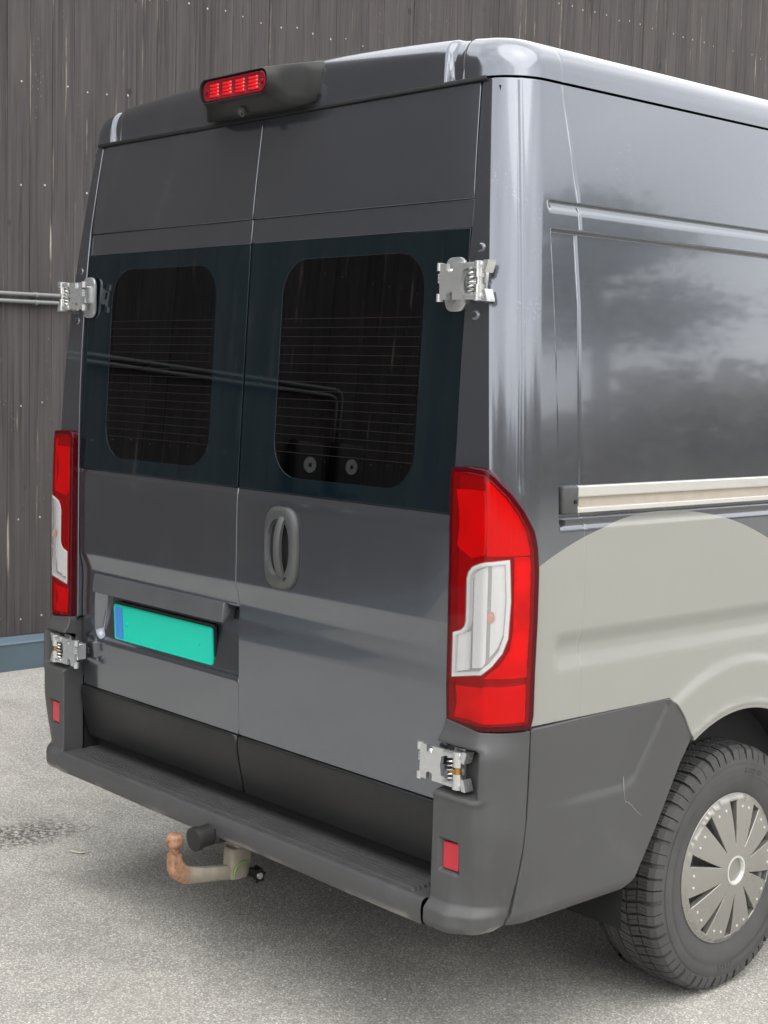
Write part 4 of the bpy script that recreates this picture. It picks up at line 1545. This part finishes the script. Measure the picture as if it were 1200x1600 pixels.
# ---- high brake light with reversing camera
def brake_light():
    root = tag(empty('high_brake_light', (0, 0, 0), van), 'black high-level brake light housing with red cells and a small camera below')
    # sections from the header out to the lens face: (y, half width, z bottom, z top)
    secs = [(0.250, 0.252, 2.352, 2.462), (0.205, 0.250, 2.350, 2.458), (0.178, 0.244, 2.345, 2.453), (0.150, 0.214, 2.336, 2.449), (0.125, 0.184, 2.343, 2.445), (0.108, 0.166, 2.358, 2.442), (0.094, 0.158, 2.368, 2.440)]
    bm = bmesh.new()
    rings = []
    for y, w, z0, z1 in secs:
        pts = rrect(-w, w, z0, z1, min(0.028, (z1 - z0) * 0.42), 5)
        # sides rake forward, top slopes gently
        rings.append([bm.verts.new((x, y + 0.10 * (abs(x) / w) ** 6 * max(0, (0.205 - y)) * 2.0, z)) for x, z in pts])
    for a, b in zip(rings[:-1], rings[1:]):
        for k in range(len(a)):
            j = (k + 1) % len(a)
            bm.faces.new((a[k], a[j], b[j], b[k]))
    # recessed opening that takes the lens
    lens_in = []
    for y, w, h_ in ((0.091, 0.150, 0.032), (0.0925, 0.146, 0.0295), (0.106, 0.142, 0.0285)):
        lens_in.append([bm.verts.new((x, y, z)) for x, z in rrect(-w, w, 2.4035 - h_, 2.4035 + h_, h_ * 0.8, 5)])
    for a, b in zip([rings[-1]] + lens_in[:-1], lens_in):
        for k in range(len(a)):
            j = (k + 1) % len(a)
            bm.faces.new((a[k], a[j], b[j], b[k]))
    bm.faces.new(lens_in[-1]); bm.faces.new(rings[0][::-1])
    bm_obj('lamp_housing', bm, M['housing'], root, angle=38)
    bm = bmesh.new()
    rs = []
    for y, w, h_ in ((0.101, 0.138, 0.0275), (0.0955, 0.137, 0.0270), (0.094, 0.133, 0.0235), (0.0965, 0.127, 0.0190)):
        rs.append([bm.verts.new((x, y, z)) for x, z in rrect(-w, w, 2.4035 - h_, 2.4035 + h_, h_ * 0.8, 6)])
    for a, b in zip(rs[:-1], rs[1:]):
        for k in range(len(a)):
            j = (k + 1) % len(a)
            bm.faces.new((a[k], a[j], b[j], b[k]))
    bm.faces.new(rs[-1])
    bm_obj('red_lens', bm, M['cell_rim'], root, angle=45)
    for k in range(4):
        xc = -0.0855 + k * 0.057
        bm = bmesh.new()
        zz = []
        for j in range(4):
            b0 = 2.4035 - 0.018 + j * 0.009
            zz += [(b0, 0.0975), (b0 + 0.0015, 0.0930), (b0 + 0.0065, 0.0922), (b0 + 0.0085, 0.0970)]
        cols = [[bm.verts.new((x, y_ if 0 < q < 3 else 0.0985, z_)) for z_, y_ in zz] for q, x in enumerate((xc - 0.0195, xc - 0.0165, xc + 0.0165, xc + 0.0195))]
        for a, b in zip(cols[:-1], cols[1:]):
            for q in range(len(a) - 1):
                bm.faces.new((a[q], a[q + 1], b[q + 1], b[q]))
        bm_obj('light_cell', bm, M['red_bright'], root, angle=50)
    for xs_ in (-0.121, 0.121):
        bm = bmesh.new()
        b_cyl(bm, (xs_, 0.0985, 2.4035), (xs_, 0.0915, 2.4035), 0.0075, 0.0065, 14)
        bm_obj('lens_screw', bm, M['cell_rim'], root, angle=40)
    bm = bmesh.new()
    d = Vector((0, -0.75, -0.66)).normalized()
    c = Vector((0.0, 0.128, 2.345))
    b_cyl(bm, c, c + d * 0.010, 0.013, 0.012, 20)
    bm_obj('camera_ring', bm, M['handle'], root, angle=40)
    bm = bmesh.new()
    b_cyl(bm, c + d * 0.0101, c + d * 0.013, 0.008, 0.006, 16)
    bm_obj('camera_lens', bm, M['frit'], root, angle=40)


brake_light()

# ---- tow bar
tow = tag(empty('tow_bar', (0, 0, 0), van), 'detachable tow bar with a rusty ball under the bumper')
bm = bmesh.new()
bmesh.ops.create_uvsphere(bm, u_segments=28, v_segments=16, radius=0.0245)
for v in bm.verts:
    z = max(-0.0218, min(0.0222, v.co.z))
    v.co = Vector((v.co.x, v.co.y - 0.061, z + 0.388))
b_cyl(bm, (0, -0.061, 0.350), (0, -0.061, 0.372), 0.0165, 0.0135, 20)
bm_obj('tow_ball', bm, M['tow_rust'], tow, angle=50)
bm = bmesh.new()
path = [(-0.061, 0.356, 0.0165, 0.0165), (-0.061, 0.338, 0.0175, 0.019), (-0.058, 0.318, 0.0175, 0.022), (-0.049, 0.301, 0.0175, 0.0245), (-0.031, 0.288, 0.017, 0.0235), (-0.005, 0.281, 0.0165, 0.0215), (0.03, 0.275, 0.016, 0.0195), (0.075, 0.269, 0.0155, 0.019), (0.125, 0.263, 0.016, 0.020), (0.155, 0.260, 0.018, 0.022)]
rings = []
for i, (y, z, hw, ht) in enumerate(path):
    a = path[max(i - 1, 0)]; b = path[min(i + 1, len(path) - 1)]
    d = Vector((0, b[0] - a[0], b[1] - a[1])).normalized()
    n = Vector((0, -d.z, d.y))
    rings.append([bm.verts.new(Vector((hw * cx, y, z)) + n * (ht * cn)) for cx, cn in ((-1, -0.6), (-0.6, -1), (0.6, -1), (1, -0.6), (1, 0.6), (0.6, 1), (-0.6, 1), (-1, 0.6))])
for a, b in zip(rings[:-1], rings[1:]):
    for k in range(8):
        j = (k + 1) % 8
        bm.faces.new((a[k], a[j], b[j], b[k]))
bm.faces.new(rings[0][::-1]); bm.faces.new(rings[-1])
bm_obj('tow_neck', bm, M['tow_rust'], tow, angle=40)
bm = bmesh.new()
b_box(bm, -0.026, 0.026, 0.115, 0.185, 0.242, 0.335, 0.012, 2)
b_box(bm, -0.035, 0.035, 0.125, 0.21, 0.335, 0.40, 0.008, 2)
bm_obj('receiver_socket', bm, M['tow_rust'], tow, angle=40)
bm = bmesh.new()
n = 24
for (xa, xb, ro) in ((0.036, 0.062, 0.024),):
    A_, B_ = [], []
    for k in range(n):
        r_ = ro * (1.0 if (k // 2) % 2 == 0 else 0.80)
        a = 2 * math.pi * k / n
        A_.append(bm.verts.new((xa, 0.182 + r_ * math.cos(a), 0.256 + r_ * math.sin(a))))
        B_.append(bm.verts.new((xb, 0.182 + r_ * 0.92 * math.cos(a), 0.256 + r_ * 0.92 * math.sin(a))))
    for k in range(n):
        j = (k + 1) % n
        bm.faces.new((A_[k], A_[j], B_[j], B_[k]))
    bm.faces.new(A_[::-1]); bm.faces.new(B_)
bm_obj('release_knob', bm, M['housing'], tow, angle=35)
bm = bmesh.new()
b_cyl(bm, (0.0625, 0.182, 0.256), (0.066, 0.182, 0.256), 0.010, 0.009, 16)
bm_obj('knob_lock', bm, M['steel'], tow, angle=40)
bm = bmesh.new()
pts = [(0.030, 0.150 + 0.031 * math.cos(R(a)), 0.263 + 0.031 * math.sin(R(a))) for a in range(60, 200, 10)]
b_tube(bm, pts, 0.0028, 6)
bm_obj('green_marker', bm, mat_simple('green_paint_mark', (0.16, 0.30, 0.07), 0.5), tow, smooth=True)
bm = bmesh.new()
b_cyl(bm, (-0.012, 0.020, 0.375), (-0.012, 0.075, 0.380), 0.030, 0.030, 24)
b_cyl(bm, (-0.012, 0.008, 0.374), (-0.012, 0.022, 0.375), 0.033, 0.034, 24)
b_box(bm, -0.028, 0.028, 0.06, 0.13, 0.36, 0.408, 0.006, 1)
bm_obj('trailer_socket', bm, M['black'], tow, angle=40)

# ---- wheels
def make_wheel():
    root = empty('wheel', (0, 0, 0), van)
    TR = 0.3505
    half = [(0.086, 0.203), (0.094, 0.208), (0.101, 0.222), (0.108, 0.245), (0.1125, 0.272), (0.1115, 0.276), (0.1125, 0.280), (0.1105, 0.300), (0.107, 0.312), (0.105, 0.3135), (0.102, 0.322), (0.094, 0.333), (0.080, 0.3395), (0.05, 0.342), (0.0, 0.343)]
    prof = half + [(-x, r) for x, r in half[::-1][1:]]
    n = 96
    V, Fc = [], []
    for k in range(n):
        a = 2 * math.pi * k / n
        c, s_ = math.cos(a), math.sin(a)
        for x, r in prof:
            V.append((x, r * c, r * s_))
    m_ = len(prof)
    for k in range(n):
        j = (k + 1) % n
        for i in range(m_ - 1):
            Fc.append((k * m_ + i, k * m_ + i + 1, j * m_ + i + 1, j * m_ + i))

    def blk(x0, x1, a0, a1, r0a, r0b, r1a, r1b, skew=0.0):
        """tread block between x0,x1 (inner/outer) and angles; r?a at x0, r?b at x1"""
        b0 = len(V)
        for (x, rl, rh) in ((x0, r0a, r1a), (x1, r0b, r1b)):
            for a_, in_ in ((a0, 1), (a1, 1)):
                aa = a_ + skew * (x - x0) / max(1e-6, (x1 - x0))
                for r_ in (rl, rh):
                    V.append((x, r_ * math.cos(aa), r_ * math.sin(aa)))
        # order: x0a0l,x0a0h,x0a1l,x0a1h,x1a0l,x1a0h,x1a1l,x1a1h
        q = lambda *t: Fc.append(tuple(b0 + i for i in t))
        q(1, 3, 7, 5); q(0, 1, 5, 4); q(2, 6, 7, 3); q(4, 5, 7, 6); q(0, 2, 3, 1)
    NB = 62
    for k in range(NB):
        p = 2 * math.pi / NB
        a = k * p
        jit = 0.10 * p * math.sin(k * 2.4)
        for sgn in (1, -1):
            ph = 0 if sgn > 0 else 0.5 * p
            # shoulder block, split by sipes into three slices, plus its lug on the sidewall
            w = 0.80 * p
            for q_ in range(3):
                aa = a + ph + q_ * w / 3
                blk(sgn * 0.058, sgn * 0.086, aa + 0.006 * p, aa + w / 3 - 0.03 * p, 0.338, 0.334, 0.3505, 0.3475, jit)
            blk(sgn * 0.086, sgn * 0.1015, a + ph + jit, a + ph + w * 0.97 + jit, 0.330, 0.318, 0.3475, 0.3385)
            blk(sgn * 0.1015, sgn * 0.1085, a + ph + jit, a + ph + w * 0.95 + jit, 0.312, 0.306, 0.3385, 0.3175)
            # second row
            for q_ in range(2):
                aa = a + ph + 0.3 * p + q_ * 0.40 * p
                blk(sgn * 0.024, sgn * 0.053, aa, aa + 0.36 * p, 0.340, 0.339, 0.3515, 0.351, -0.25 * p)
        for q_ in range(2):
            aa = a + q_ * 0.42 * p
            blk(-0.019, 0.019, aa, aa + 0.37 * p, 0.341, 0.341, 0.352, 0.352, 0.35 * p)
    ty = mk('tyre', V, Fc, M['rubber'], root, True)
    bmx = bmesh.new(); bmx.from_mesh(ty.data)
    bmesh.ops.recalc_face_normals(bmx, faces=bmx.faces); bmx.to_mesh(ty.data); bmx.free()
    ty.data.shade_smooth(); ty.data.set_sharp_from_angle(angle=R(32))

    # raised sidewall lettering (partly legible) and rings
    bm = bmesh.new()
    for r_, x_ in ((0.268, 0.1122), (0.300, 0.1108)):
        a_, b_ = [], []
        for k in range(96):
            t = 2 * math.pi * k / 96
            a_.append(bm.verts.new((x_ + 0.0008, (r_ - 0.0012) * math.cos(t), (r_ - 0.0012) * math.sin(t))))
            b_.append(bm.verts.new((x_ + 0.0008, (r_ + 0.0012) * math.cos(t), (r_ + 0.0012) * math.sin(t))))
        for k in range(96):
            j = (k + 1) % 96
            bm.faces.new((a_[k], a_[j], b_[j], b_[k]))
    bm_obj('sidewall_rings', bm, M['rubber'], root)

    def letters(txt, ang, rad, size):
        cu = bpy.data.curves.new('t', 'FONT'); cu.body = txt; cu.size = size; cu.align_x = 'CENTER'; cu.extrude = 0.0014; cu.space_character = 1.25
        cu.resolution_u = 2
        ob = bpy.data.objects.new('t', cu); COL.objects.link(ob)
        dg = bpy.context.evaluated_depsgraph_get()
        me = bpy.data.meshes.new_from_object(ob.evaluated_get(dg))
        COL.objects.unlink(ob); bpy.data.objects.remove(ob)
        for v in me.vertices:
            X_, Y_, Z_ = v.co
            rr_ = rad + Y_
            t = ang - X_ / (rad + size * 0.35)
            # seen from +x with +y to the right
            v.co = (0.1112 + 0.0006 + Z_ - max(0, (rr_ - 0.285)) * 0.06, rr_ * math.cos(t), rr_ * math.sin(t))
        me.materials.append(M['rubber'])
        o = bpy.data.objects.new('sidewall_lettering', me)
        o['kind'] = 'stuff'
        link(o, root)
    letters('RW2 90', R(72), 0.2735, 0.022)
    letters('TYRES', R(268), 0.2735, 0.022)

    # steel rim behind the cover
    bm = bmesh.new()
    pr = [(0.088, 0.204), (0.094, 0.2065), (0.0965, 0.2025), (0.092, 0.197), (0.078, 0.192), (0.050, 0.186), (0.046, 0.165), (0.056, 0.130), (0.060, 0.095), (0.050, 0.07), (0.060, 0.05), (0.062, 0.0)]
    rings = []
    for x, r in pr:
        rings.append([bm.verts.new((x, max(r, 0.001) * math.cos(2 * math.pi * k / 64), max(r, 0.001) * math.sin(2 * math.pi * k / 64))) for k in range(64)])
    for a, b in zip(rings[:-1], rings[1:]):
        for k in range(64):
            j = (k + 1) % 64
            bm.faces.new((a[k], a[j], b[j], b[k]))
    bm_obj('steel_rim', bm, M['rim'], root, angle=40)
    bm = bmesh.new()
    for k in range(12):
        a = 2 * math.pi * (k + 0.25) / 12
        c = Vector((0.0515, 0.146 * math.cos(a), 0.146 * math.sin(a)))
        t = Vector((0, -math.sin(a), math.cos(a))); rd = Vector((0, math.cos(a), math.sin(a)))
        vs = [bm.verts.new(c + Vector((0.0018, 0, 0)) + t * 0.017 * math.cos(q) + rd * 0.012 * math.sin(q)) for q in np.linspace(0, 2 * math.pi, 16, endpoint=False)]
        bm.faces.new(vs)
    bm_obj('rim_openings', bm, M['dark'], root)

    # hub cap: ten spokes
    def hx(r):
        return 0.106 + 0.022 * np.clip(1 - (r / 0.213) ** 2, 0, 1) - 0.006 * sst(0.20, 0.213, r)
    NS = 10
    outer = [(0.2125 * math.cos(2 * math.pi * k / 100), 0.2125 * math.sin(2 * math.pi * k / 100)) for k in range(100)]
    holes = []
    for s_ in range(NS):
        ac = math.pi + 2 * math.pi * (s_ + 0.5) / NS
        L_, R_ = [], []
        for t in np.linspace(0, 1, 7):
            r = 0.070 + (0.197 - 0.070) * t
            w = 0.0022 + 0.0165 * t ** 1.15
            cst = ac + 0.02 * (1 - t)
            L_.append((r * math.cos(cst) + w * math.sin(cst), r * math.sin(cst) - w * math.cos(cst)))
            R_.append((r * math.cos(cst) - w * math.sin(cst), r * math.sin(cst) + w * math.cos(cst)))
        holes.append(L_ + R_[::-1])
    gu = lin(-0.214, 0.214, 0.012)

    def PH(a, b):
        r = np.hypot(a, b)
        return np.stack([hx(r), a, b], -1)
    c_hole = [(0.040 * math.cos(2 * math.pi * k / 40), 0.040 * math.sin(2 * math.pi * k / 40)) for k in range(40)]
    surf_panel('hub_cap', outer, gu, gu, PH, M['hubcap'], root, holes=holes + [c_hole], step=0.009, h=0.002, rim=0.0022, depth=0.016, flip=False)
    bm = bmesh.new()
    rings = []
    for x, r in ((0.122, 0.0425), (0.1285, 0.0415), (0.1285, 0.0365), (0.126, 0.0345), (0.119, 0.0330), (0.119, 0.001)):
        rings.append([bm.verts.new((x, r * math.cos(2 * math.pi * k / 40), r * math.sin(2 * math.pi * k / 40))) for k in range(40)])
    for ri, (a, b) in enumerate(zip(rings[:-1], rings[1:])):
        for k in range(40):
            j = (k + 1) % 40
            f_ = bm.faces.new((a[k], a[j], b[j], b[k]))
            f_.material_index = 0 if ri < 4 else 1
    o = bm_obj('hub_ring', bm, M['hubring'], root, angle=40)
    o.data.materials.append(M['hubcap'])
    bm = bmesh.new()
    for s_ in range(NS):
        ac = math.pi + 2 * math.pi * s_ / NS
        for da in (-0.095, 0.095):
            r = 0.178
            y_, z_ = r * math.cos(ac + da), r * math.sin(ac + da)
            x_ = float(hx(np.array(r)))
            b_cyl(bm, (x_ - 0.002, y_, z_), (x_ + 0.0016, y_, z_), 0.0048, 0.0036, 10)
    bm_obj('cover_studs', bm, M['hubring'], root, angle=40)
    # plain wheel cover ring shadow gap
    return root


wheel = make_wheel()
wheel.location = (0.885, 1.077, 0.3405)
wheel.scale = (1, 0.967, 0.967)


def copy_tree(o, parent, loc=None, rot=None):
    c = o.copy()
    COL.objects.link(c)
    c.parent = parent
    if loc is not None: c.location = loc
    if rot is not None: c.rotation_euler = rot
    for ch in o.children:
        if ch is not c:
            copy_tree(ch, c)
    return c


for loc, rz in (((-0.885, 1.077, 0.3405), 180), ((0.895, 4.5, 0.3405), 0), ((-0.895, 4.5, 0.3405), 180)):
    copy_tree(wheel, van, loc, (0, 0, R(rz)))

# ================================================================== ground
def build_ground():
    V, Fc = [], []
    s_ = 160
    V = [(-s_, -s_, 0), (s_, -s_, 0), (s_, s_, 0), (-s_, s_, 0)]
    Fc = [(0, 1, 2, 3)]
    g = mk('ground', V, Fc, M['asphalt'], None, False)
    tag(g, kind='structure')


build_ground()

# loose grit on the asphalt
def grit():
    V, Fc = [], []
    for k in range(1500):
        a = rng.uniform(0, 1)
        x = rng.uniform(-3.9, 1.6); y = rng.uniform(-0.6, 2.0)
        r = rng.uniform(0.0012, 0.0032) * (2.0 if rng.random() < 0.03 else 1)
        b = len(V)
        q = rng.normal(0, 1, (6, 3))
        for d in ((1, 0, 0), (-1, 0, 0), (0, 1, 0), (0, -1, 0), (0, 0, 0.8), (0, 0, -0.4)):
            j = rng.uniform(0.7, 1.2)
            V.append((x + d[0] * r * j, y + d[1] * r * j, 0.4 * r + d[2] * r * j))
        for f in ((0, 2, 4), (2, 1, 4), (1, 3, 4), (3, 0, 4), (2, 0, 5), (1, 2, 5), (3, 1, 5), (0, 3, 5)):
            Fc.append(tuple(b + i for i in f))
    o = mk('grit', V, Fc, M['pebble'], None, False)
    tag(o, 'fine pale grit scattered over the asphalt', 'grit', kind='stuff')


grit()
for i, (x, y, rz, sc_, lab) in enumerate(((-1.08, 0.28, 0.5, 1.0, 'small pale dry leaf on the asphalt left of the tow ball'), )):
    bm = bmesh.new()
    n = 14
    top = [bm.verts.new((0.030 * math.cos(2 * math.pi * k / n), 0.011 * math.sin(2 * math.pi * k / n) * (1 + 0.25 * math.cos(4 * math.pi * k / n)), 0.004 + 0.004 * abs(math.cos(2 * math.pi * k / n)))) for k in range(n)]
    bot = [bm.verts.new(v.co - Vector((0, 0, 0.0015))) for v in top]
    ct = bm.verts.new((0, 0, 0.0025)); cb = bm.verts.new((0, 0, 0.001))
    for k in range(n):
        j = (k + 1) % n
        bm.faces.new((ct, top[k], top[j])); bm.faces.new((cb, bot[j], bot[k])); bm.faces.new((top[k], bot[k], bot[j], top[j]))
    o = bm_obj('dry_leaf', bm, M['leafbit'], None, smooth=True, loc=(x, y, 0.0))
    o.rotation_euler[2] = rz
    tag(o, lab, 'leaf')

# ================================================================== timber wall, parallel to the van
WX = -3.96
BW = 0.131
Y0, NBRD = -13.0, 214
wall = tag(empty('timber_wall', (WX, 0, 0)), 'tall wall of weathered black vertical boards behind the van', 'wall')
zb0, zb1 = 0.186, 6.2
variants = []
for vtx in range(5):
    bm = bmesh.new()
    n = 22
    lean = 0.0
    A = []
    ch = 0.0016
    for k in range(n + 1):
        z = zb0 + (zb1 - zb0) * k / n
        w = BW / 2 - 0.0004
        wob = 0.0007 * math.sin(z * 2.1 + vtx * 1.7)
        cup = 0.0022 * math.sin(z * 0.9 + vtx * 2.3)
        A.append([bm.verts.new((x, y + wob, z)) for x, y in ((-0.020, -w), (-ch, -w), (0.0, -w + ch), (cup * 0.6, -w * 0.4), (cup * 0.6, w * 0.4), (0.0, w - ch), (-ch, w), (-0.020, w))])
    for a, b in zip(A[:-1], A[1:]):
        for k in range(7):
            bm.faces.new((a[k], a[k + 1], b[k + 1], b[k]))
    bm.faces.new(A[0][::-1]); bm.faces.new(A[-1])
    bmesh.ops.recalc_face_normals(bm, faces=bm.faces)
    me = bpy.data.meshes.new('plank'); bm.to_mesh(me); bm.free()
    me.shade_smooth(); me.set_sharp_from_angle(angle=R(30))
    me.materials.append(M['wood'])
    variants.append(me)
for k in range(NBRD):
    o = bpy.data.objects.new('plank', variants[(k * 3 + k // 5) % 5])
    o.location = (rng.uniform(-0.0010, 0.0010), Y0 + (k + 0.5) * BW, 0)
    link(o, wall)
# nail heads, one row per batten
V, Fc = [], []
for k in range(30, NBRD):
    yc = Y0 + (k + 0.5) * BW
    for zr in (0.28, 0.83, 1.44, 2.60, 3.13, 3.70, 4.28, 4.86):
        y = yc + rng.normal(0, 0.006) + 0.012; z = zr + rng.normal(0, 0.006) + 0.004 * (k % 3)
        if rng.random() < 0.12:
            continue
        b = len(V); r = rng.uniform(0.0042, 0.0062)
        V.append((0.0062, y, z))
        for q in range(8):
            V.append((0.0035, y + r * math.cos(q * math.pi / 4), z + r * math.sin(q * math.pi / 4)))
        for q in range(8):
            Fc.append((b, b + 1 + q, b + 1 + (q + 1) % 8))
mk('nail_heads', V, Fc, M['nail'], wall, True)
bm = bmesh.new()
b_box(bm, -0.20, -0.024, Y0, Y0 + NBRD * BW, 0.0, zb1)
bm_obj('wall_backing', bm, M['dark'], wall)
# folded metal flashing along the foot
V, Fc = [], []
pr = [(-0.02, 0.192), (0.004, 0.181), (0.046, 0.158), (0.050, 0.150), (0.044, 0.136), (0.036, 0.0)]
NF = 12
for i in range(NF + 1):
    y = Y0 + NBRD * BW * i / NF
    for x, z in pr:
        V.append((x - (0.004 if z < 0.14 and i % 2 else 0), y, z))
for i in range(NF):
    for j in range(len(pr) - 1):
        a = i * len(pr) + j; b = a + len(pr)
        Fc.append((a, b, b + 1, a + 1))
o = mk('foot_flashing', V, Fc, M['flash'], wall, False)
o['label'] = 'blue-grey metal flashing along the foot of the wall'

# ---- twin pipes on the wall
def wall_pipe(z, yend, name_label, r=0.011, drop=1.45):
    root = tag(empty('wall_pipe', (WX + 0.03, 1.5, z)), name_label, 'pipe', 'pipes along the timber wall')
    bm = bmesh.new()
    pts = [(0, 5.5, 0), (0, 3.0, 0.004), (0, 0.5, 0.0), (0, -0.8, -0.004), (0, -1.1, -0.02), (0, -2.6, -0.112), (0, -2.9, -0.125), (0, yend - 1.5 + 0.06, -0.13), (0, yend - 1.5 + 0.018, -0.142), (0, yend - 1.5, -0.18), (0, yend - 1.5, drop - z)]
    b_tube(bm, pts, r, 12)
    bm_obj('pipe', bm, M['galv'], root, smooth=True)
    for yy in (-4.4, -3.6, -2.8, -2.0, -1.2, -0.5, 0.195, 1.0, 1.8, 2.6):
        bm = bmesh.new()
        zz = float(np.interp(-yy, [0.8, 1.1, 2.6, 2.9], [-0.003, -0.02, -0.112, -0.125]))
        b_cyl(bm, (0, yy - 0.008, zz), (0, yy + 0.008, zz), r + 0.003, None, 14)
        b_box(bm, -0.03, 0.0, yy - 0.008, yy + 0.008, zz - 0.016, zz + 0.016, 0.003, 1)
        bm_obj('pipe_clip', bm, M['galv'], root, angle=40)


wall_pipe(2.023, -3.56, 'upper of two thin grey pipes on the wall', drop=1.5)
wall_pipe(1.984, -3.52, 'lower of two thin grey pipes on the wall', drop=1.5)

# ---- two charge boxes that mirror in the near window
def charger(y, z, label):
    root = tag(empty('charging_box', (WX, y, z)), label, 'charging box', 'black boxes on the wall')
    bm = bmesh.new()
    b_box(bm, 0.012, 0.125, -0.11, 0.11, -0.17, 0.17, 0.03, 4)
    bm_obj('box_body', bm, M['charger'], root, angle=40)
    bm = bmesh.new()
    b_box(bm, -0.004, 0.014, -0.07, 0.07, -0.12, 0.12)
    bm_obj('mounting_plate', bm, M['galv'], root)
    bm = bmesh.new()
    b_cyl(bm, (0.124, 0, 0.02), (0.130, 0, 0.02), 0.050, 0.048, 28)
    bm_obj('round_badge', bm, M['dial'], root, angle=40)
    bm = bmesh.new()
    b_cyl(bm, (0.131, 0, 0.02), (0.1325, 0, 0.02), 0.014, 0.012, 16)
    bm_obj('badge_centre', bm, M['charger'], root, angle=40)
    bm = bmesh.new()
    pts = [(0.07, 0, -0.165), (0.07, 0.0, -0.30), (0.08, 0.05, -0.46), (0.08, 0.13, -0.55), (0.075, 0.20, -0.47), (0.07, 0.22, -0.28), (0.065, 0.19, -0.08)]
    sm = []
    for i in range(len(pts) - 1):
        p0 = Vector(pts[max(i - 1, 0)]); p1 = Vector(pts[i]); p2 = Vector(pts[i + 1]); p3 = Vector(pts[min(i + 2, len(pts) - 1)])
        for t in np.linspace(0, 1, 6, endpoint=False):
            sm.append(0.5 * ((2 * p1) + (-p0 + p2) * t + (2 * p0 - 5 * p1 + 4 * p2 - p3) * t * t + (-p0 + 3 * p1 - 3 * p2 + p3) * t ** 3))
    b_tube(bm, sm, 0.009, 8)
    bm_obj('charging_cable', bm, M['black'], root, smooth=True)


charger(-3.27, 1.385, 'black wall box with a white badge, left one mirrored in the near window')
charger(-3.61, 1.395, 'black wall box with a white badge, right one mirrored in the near window')

# ================================================================== surroundings mirrored in the flank
def pine(x, y, h, label, seed):
    r_ = np.random.default_rng(seed)
    root = tag(empty('pine_tree', (x, y, 0)), label, 'tree')
    bm = bmesh.new()
    pts = [(0.1 * math.sin(k * 0.7), 0.1 * math.cos(k * 0.9) - 0.1, h * k / 9.0) for k in range(10)]
    b_tube(bm, pts, [0.24 * (1 - 0.085 * k) for k in range(10)], 10)
    bm_obj('trunk', bm, M['bark'], root, smooth=True)
    V, Fc = [], []
    bmL = bmesh.new()
    for k in range(60):
        t = r_.uniform(0.60, 0.99)
        a = r_.uniform(0, 2 * math.pi)
        L = (1.12 - t) * h * 0.62 * r_.uniform(0.6, 1.15)
        z0 = t * h
        p0 = Vector((0, 0, z0)); p1 = Vector((L * math.cos(a), L * math.sin(a), z0 + L * r_.uniform(-0.05, 0.3)))
        b_tube(bmL, [p0, p0.lerp(p1, 0.5) + Vector((0, 0, 0.06 * L)), p1], [0.05, 0.03, 0.012], 5)
        for q in range(int(60 + 90 * L / 2)):
            s_ = r_.uniform(0.25, 1.05)
            c = p0.lerp(p1, s_) + Vector(r_.normal(0, 0.16 + 0.10 * L * s_, 3) * np.array([1, 1, 0.45]))
            d = Vector(r_.normal(0, 1, 3)).normalized(); e = d.cross(Vector(r_.normal(0, 1, 3))).normalized()
            w = r_.uniform(0.05, 0.11); l_ = r_.uniform(0.12, 0.26)
            b = len(V)
            V += [tuple(c - e * w * 0.5), tuple(c + d * l_), tuple(c + e * w * 0.5)]
            Fc.append((b, b + 1, b + 2))
    bm_obj('limbs', bmL, M['bark'], root, smooth=True)
    mk('crown', V, Fc, M['needles'], root, False)


pine(13.2, 15.6, 7.6, 'pine tree mirrored in the van side', 3)


def wood_bank():
    """distant bare wood, one mass, standing all round the open side of the yard"""
    V, Fc = [], []
    r_ = np.random.default_rng(11)
    for k in range(26000):
        a = R(r_.uniform(-75, 118))
        dist = r_.uniform(44, 62)
        top = 7.4 + 1.4 * math.sin(a * 5.0) + 0.9 * math.sin(a * 13 + 1) + 0.6 * math.sin(a * 29)
        z = top * r_.uniform(0, 1) ** 0.7 + r_.normal(0, 0.25)
        c = Vector((dist * math.cos(a), dist * math.sin(a), max(0.15, z)))
        d = Vector(r_.normal(0, 1, 3)).normalized(); e = d.cross(Vector(r_.normal(0, 1, 3))).normalized()
        w = r_.uniform(0.5, 1.1)
        b = len(V)
        V += [tuple(c - e * w * 0.6), tuple(c + d * w), tuple(c + e * w * 0.6)]
        Fc.append((b, b + 1, b + 2))
    # bank below it
    n = 90
    for k in range(n + 1):
        a = R(-80) + R(203) * k / n
        for dist, z in ((40, 0.0), (50, 2.2), (70, 3.6), (90, 0.0)):
            V.append((dist * math.cos(a), dist * math.sin(a), z))
    b0 = len(V) - 4 * (n + 1)
    for k in range(n):
        for j in range(3):
            q = b0 + 4 * k + j
            Fc.append((q, q + 4, q + 5, q + 1))
    o = mk('distant_wood', V, Fc, M['wood_bank'], None, False)
    tag(o, 'distant brown wood on a low bank, mirrored in the van side', 'wood', kind='stuff')


wood_bank()
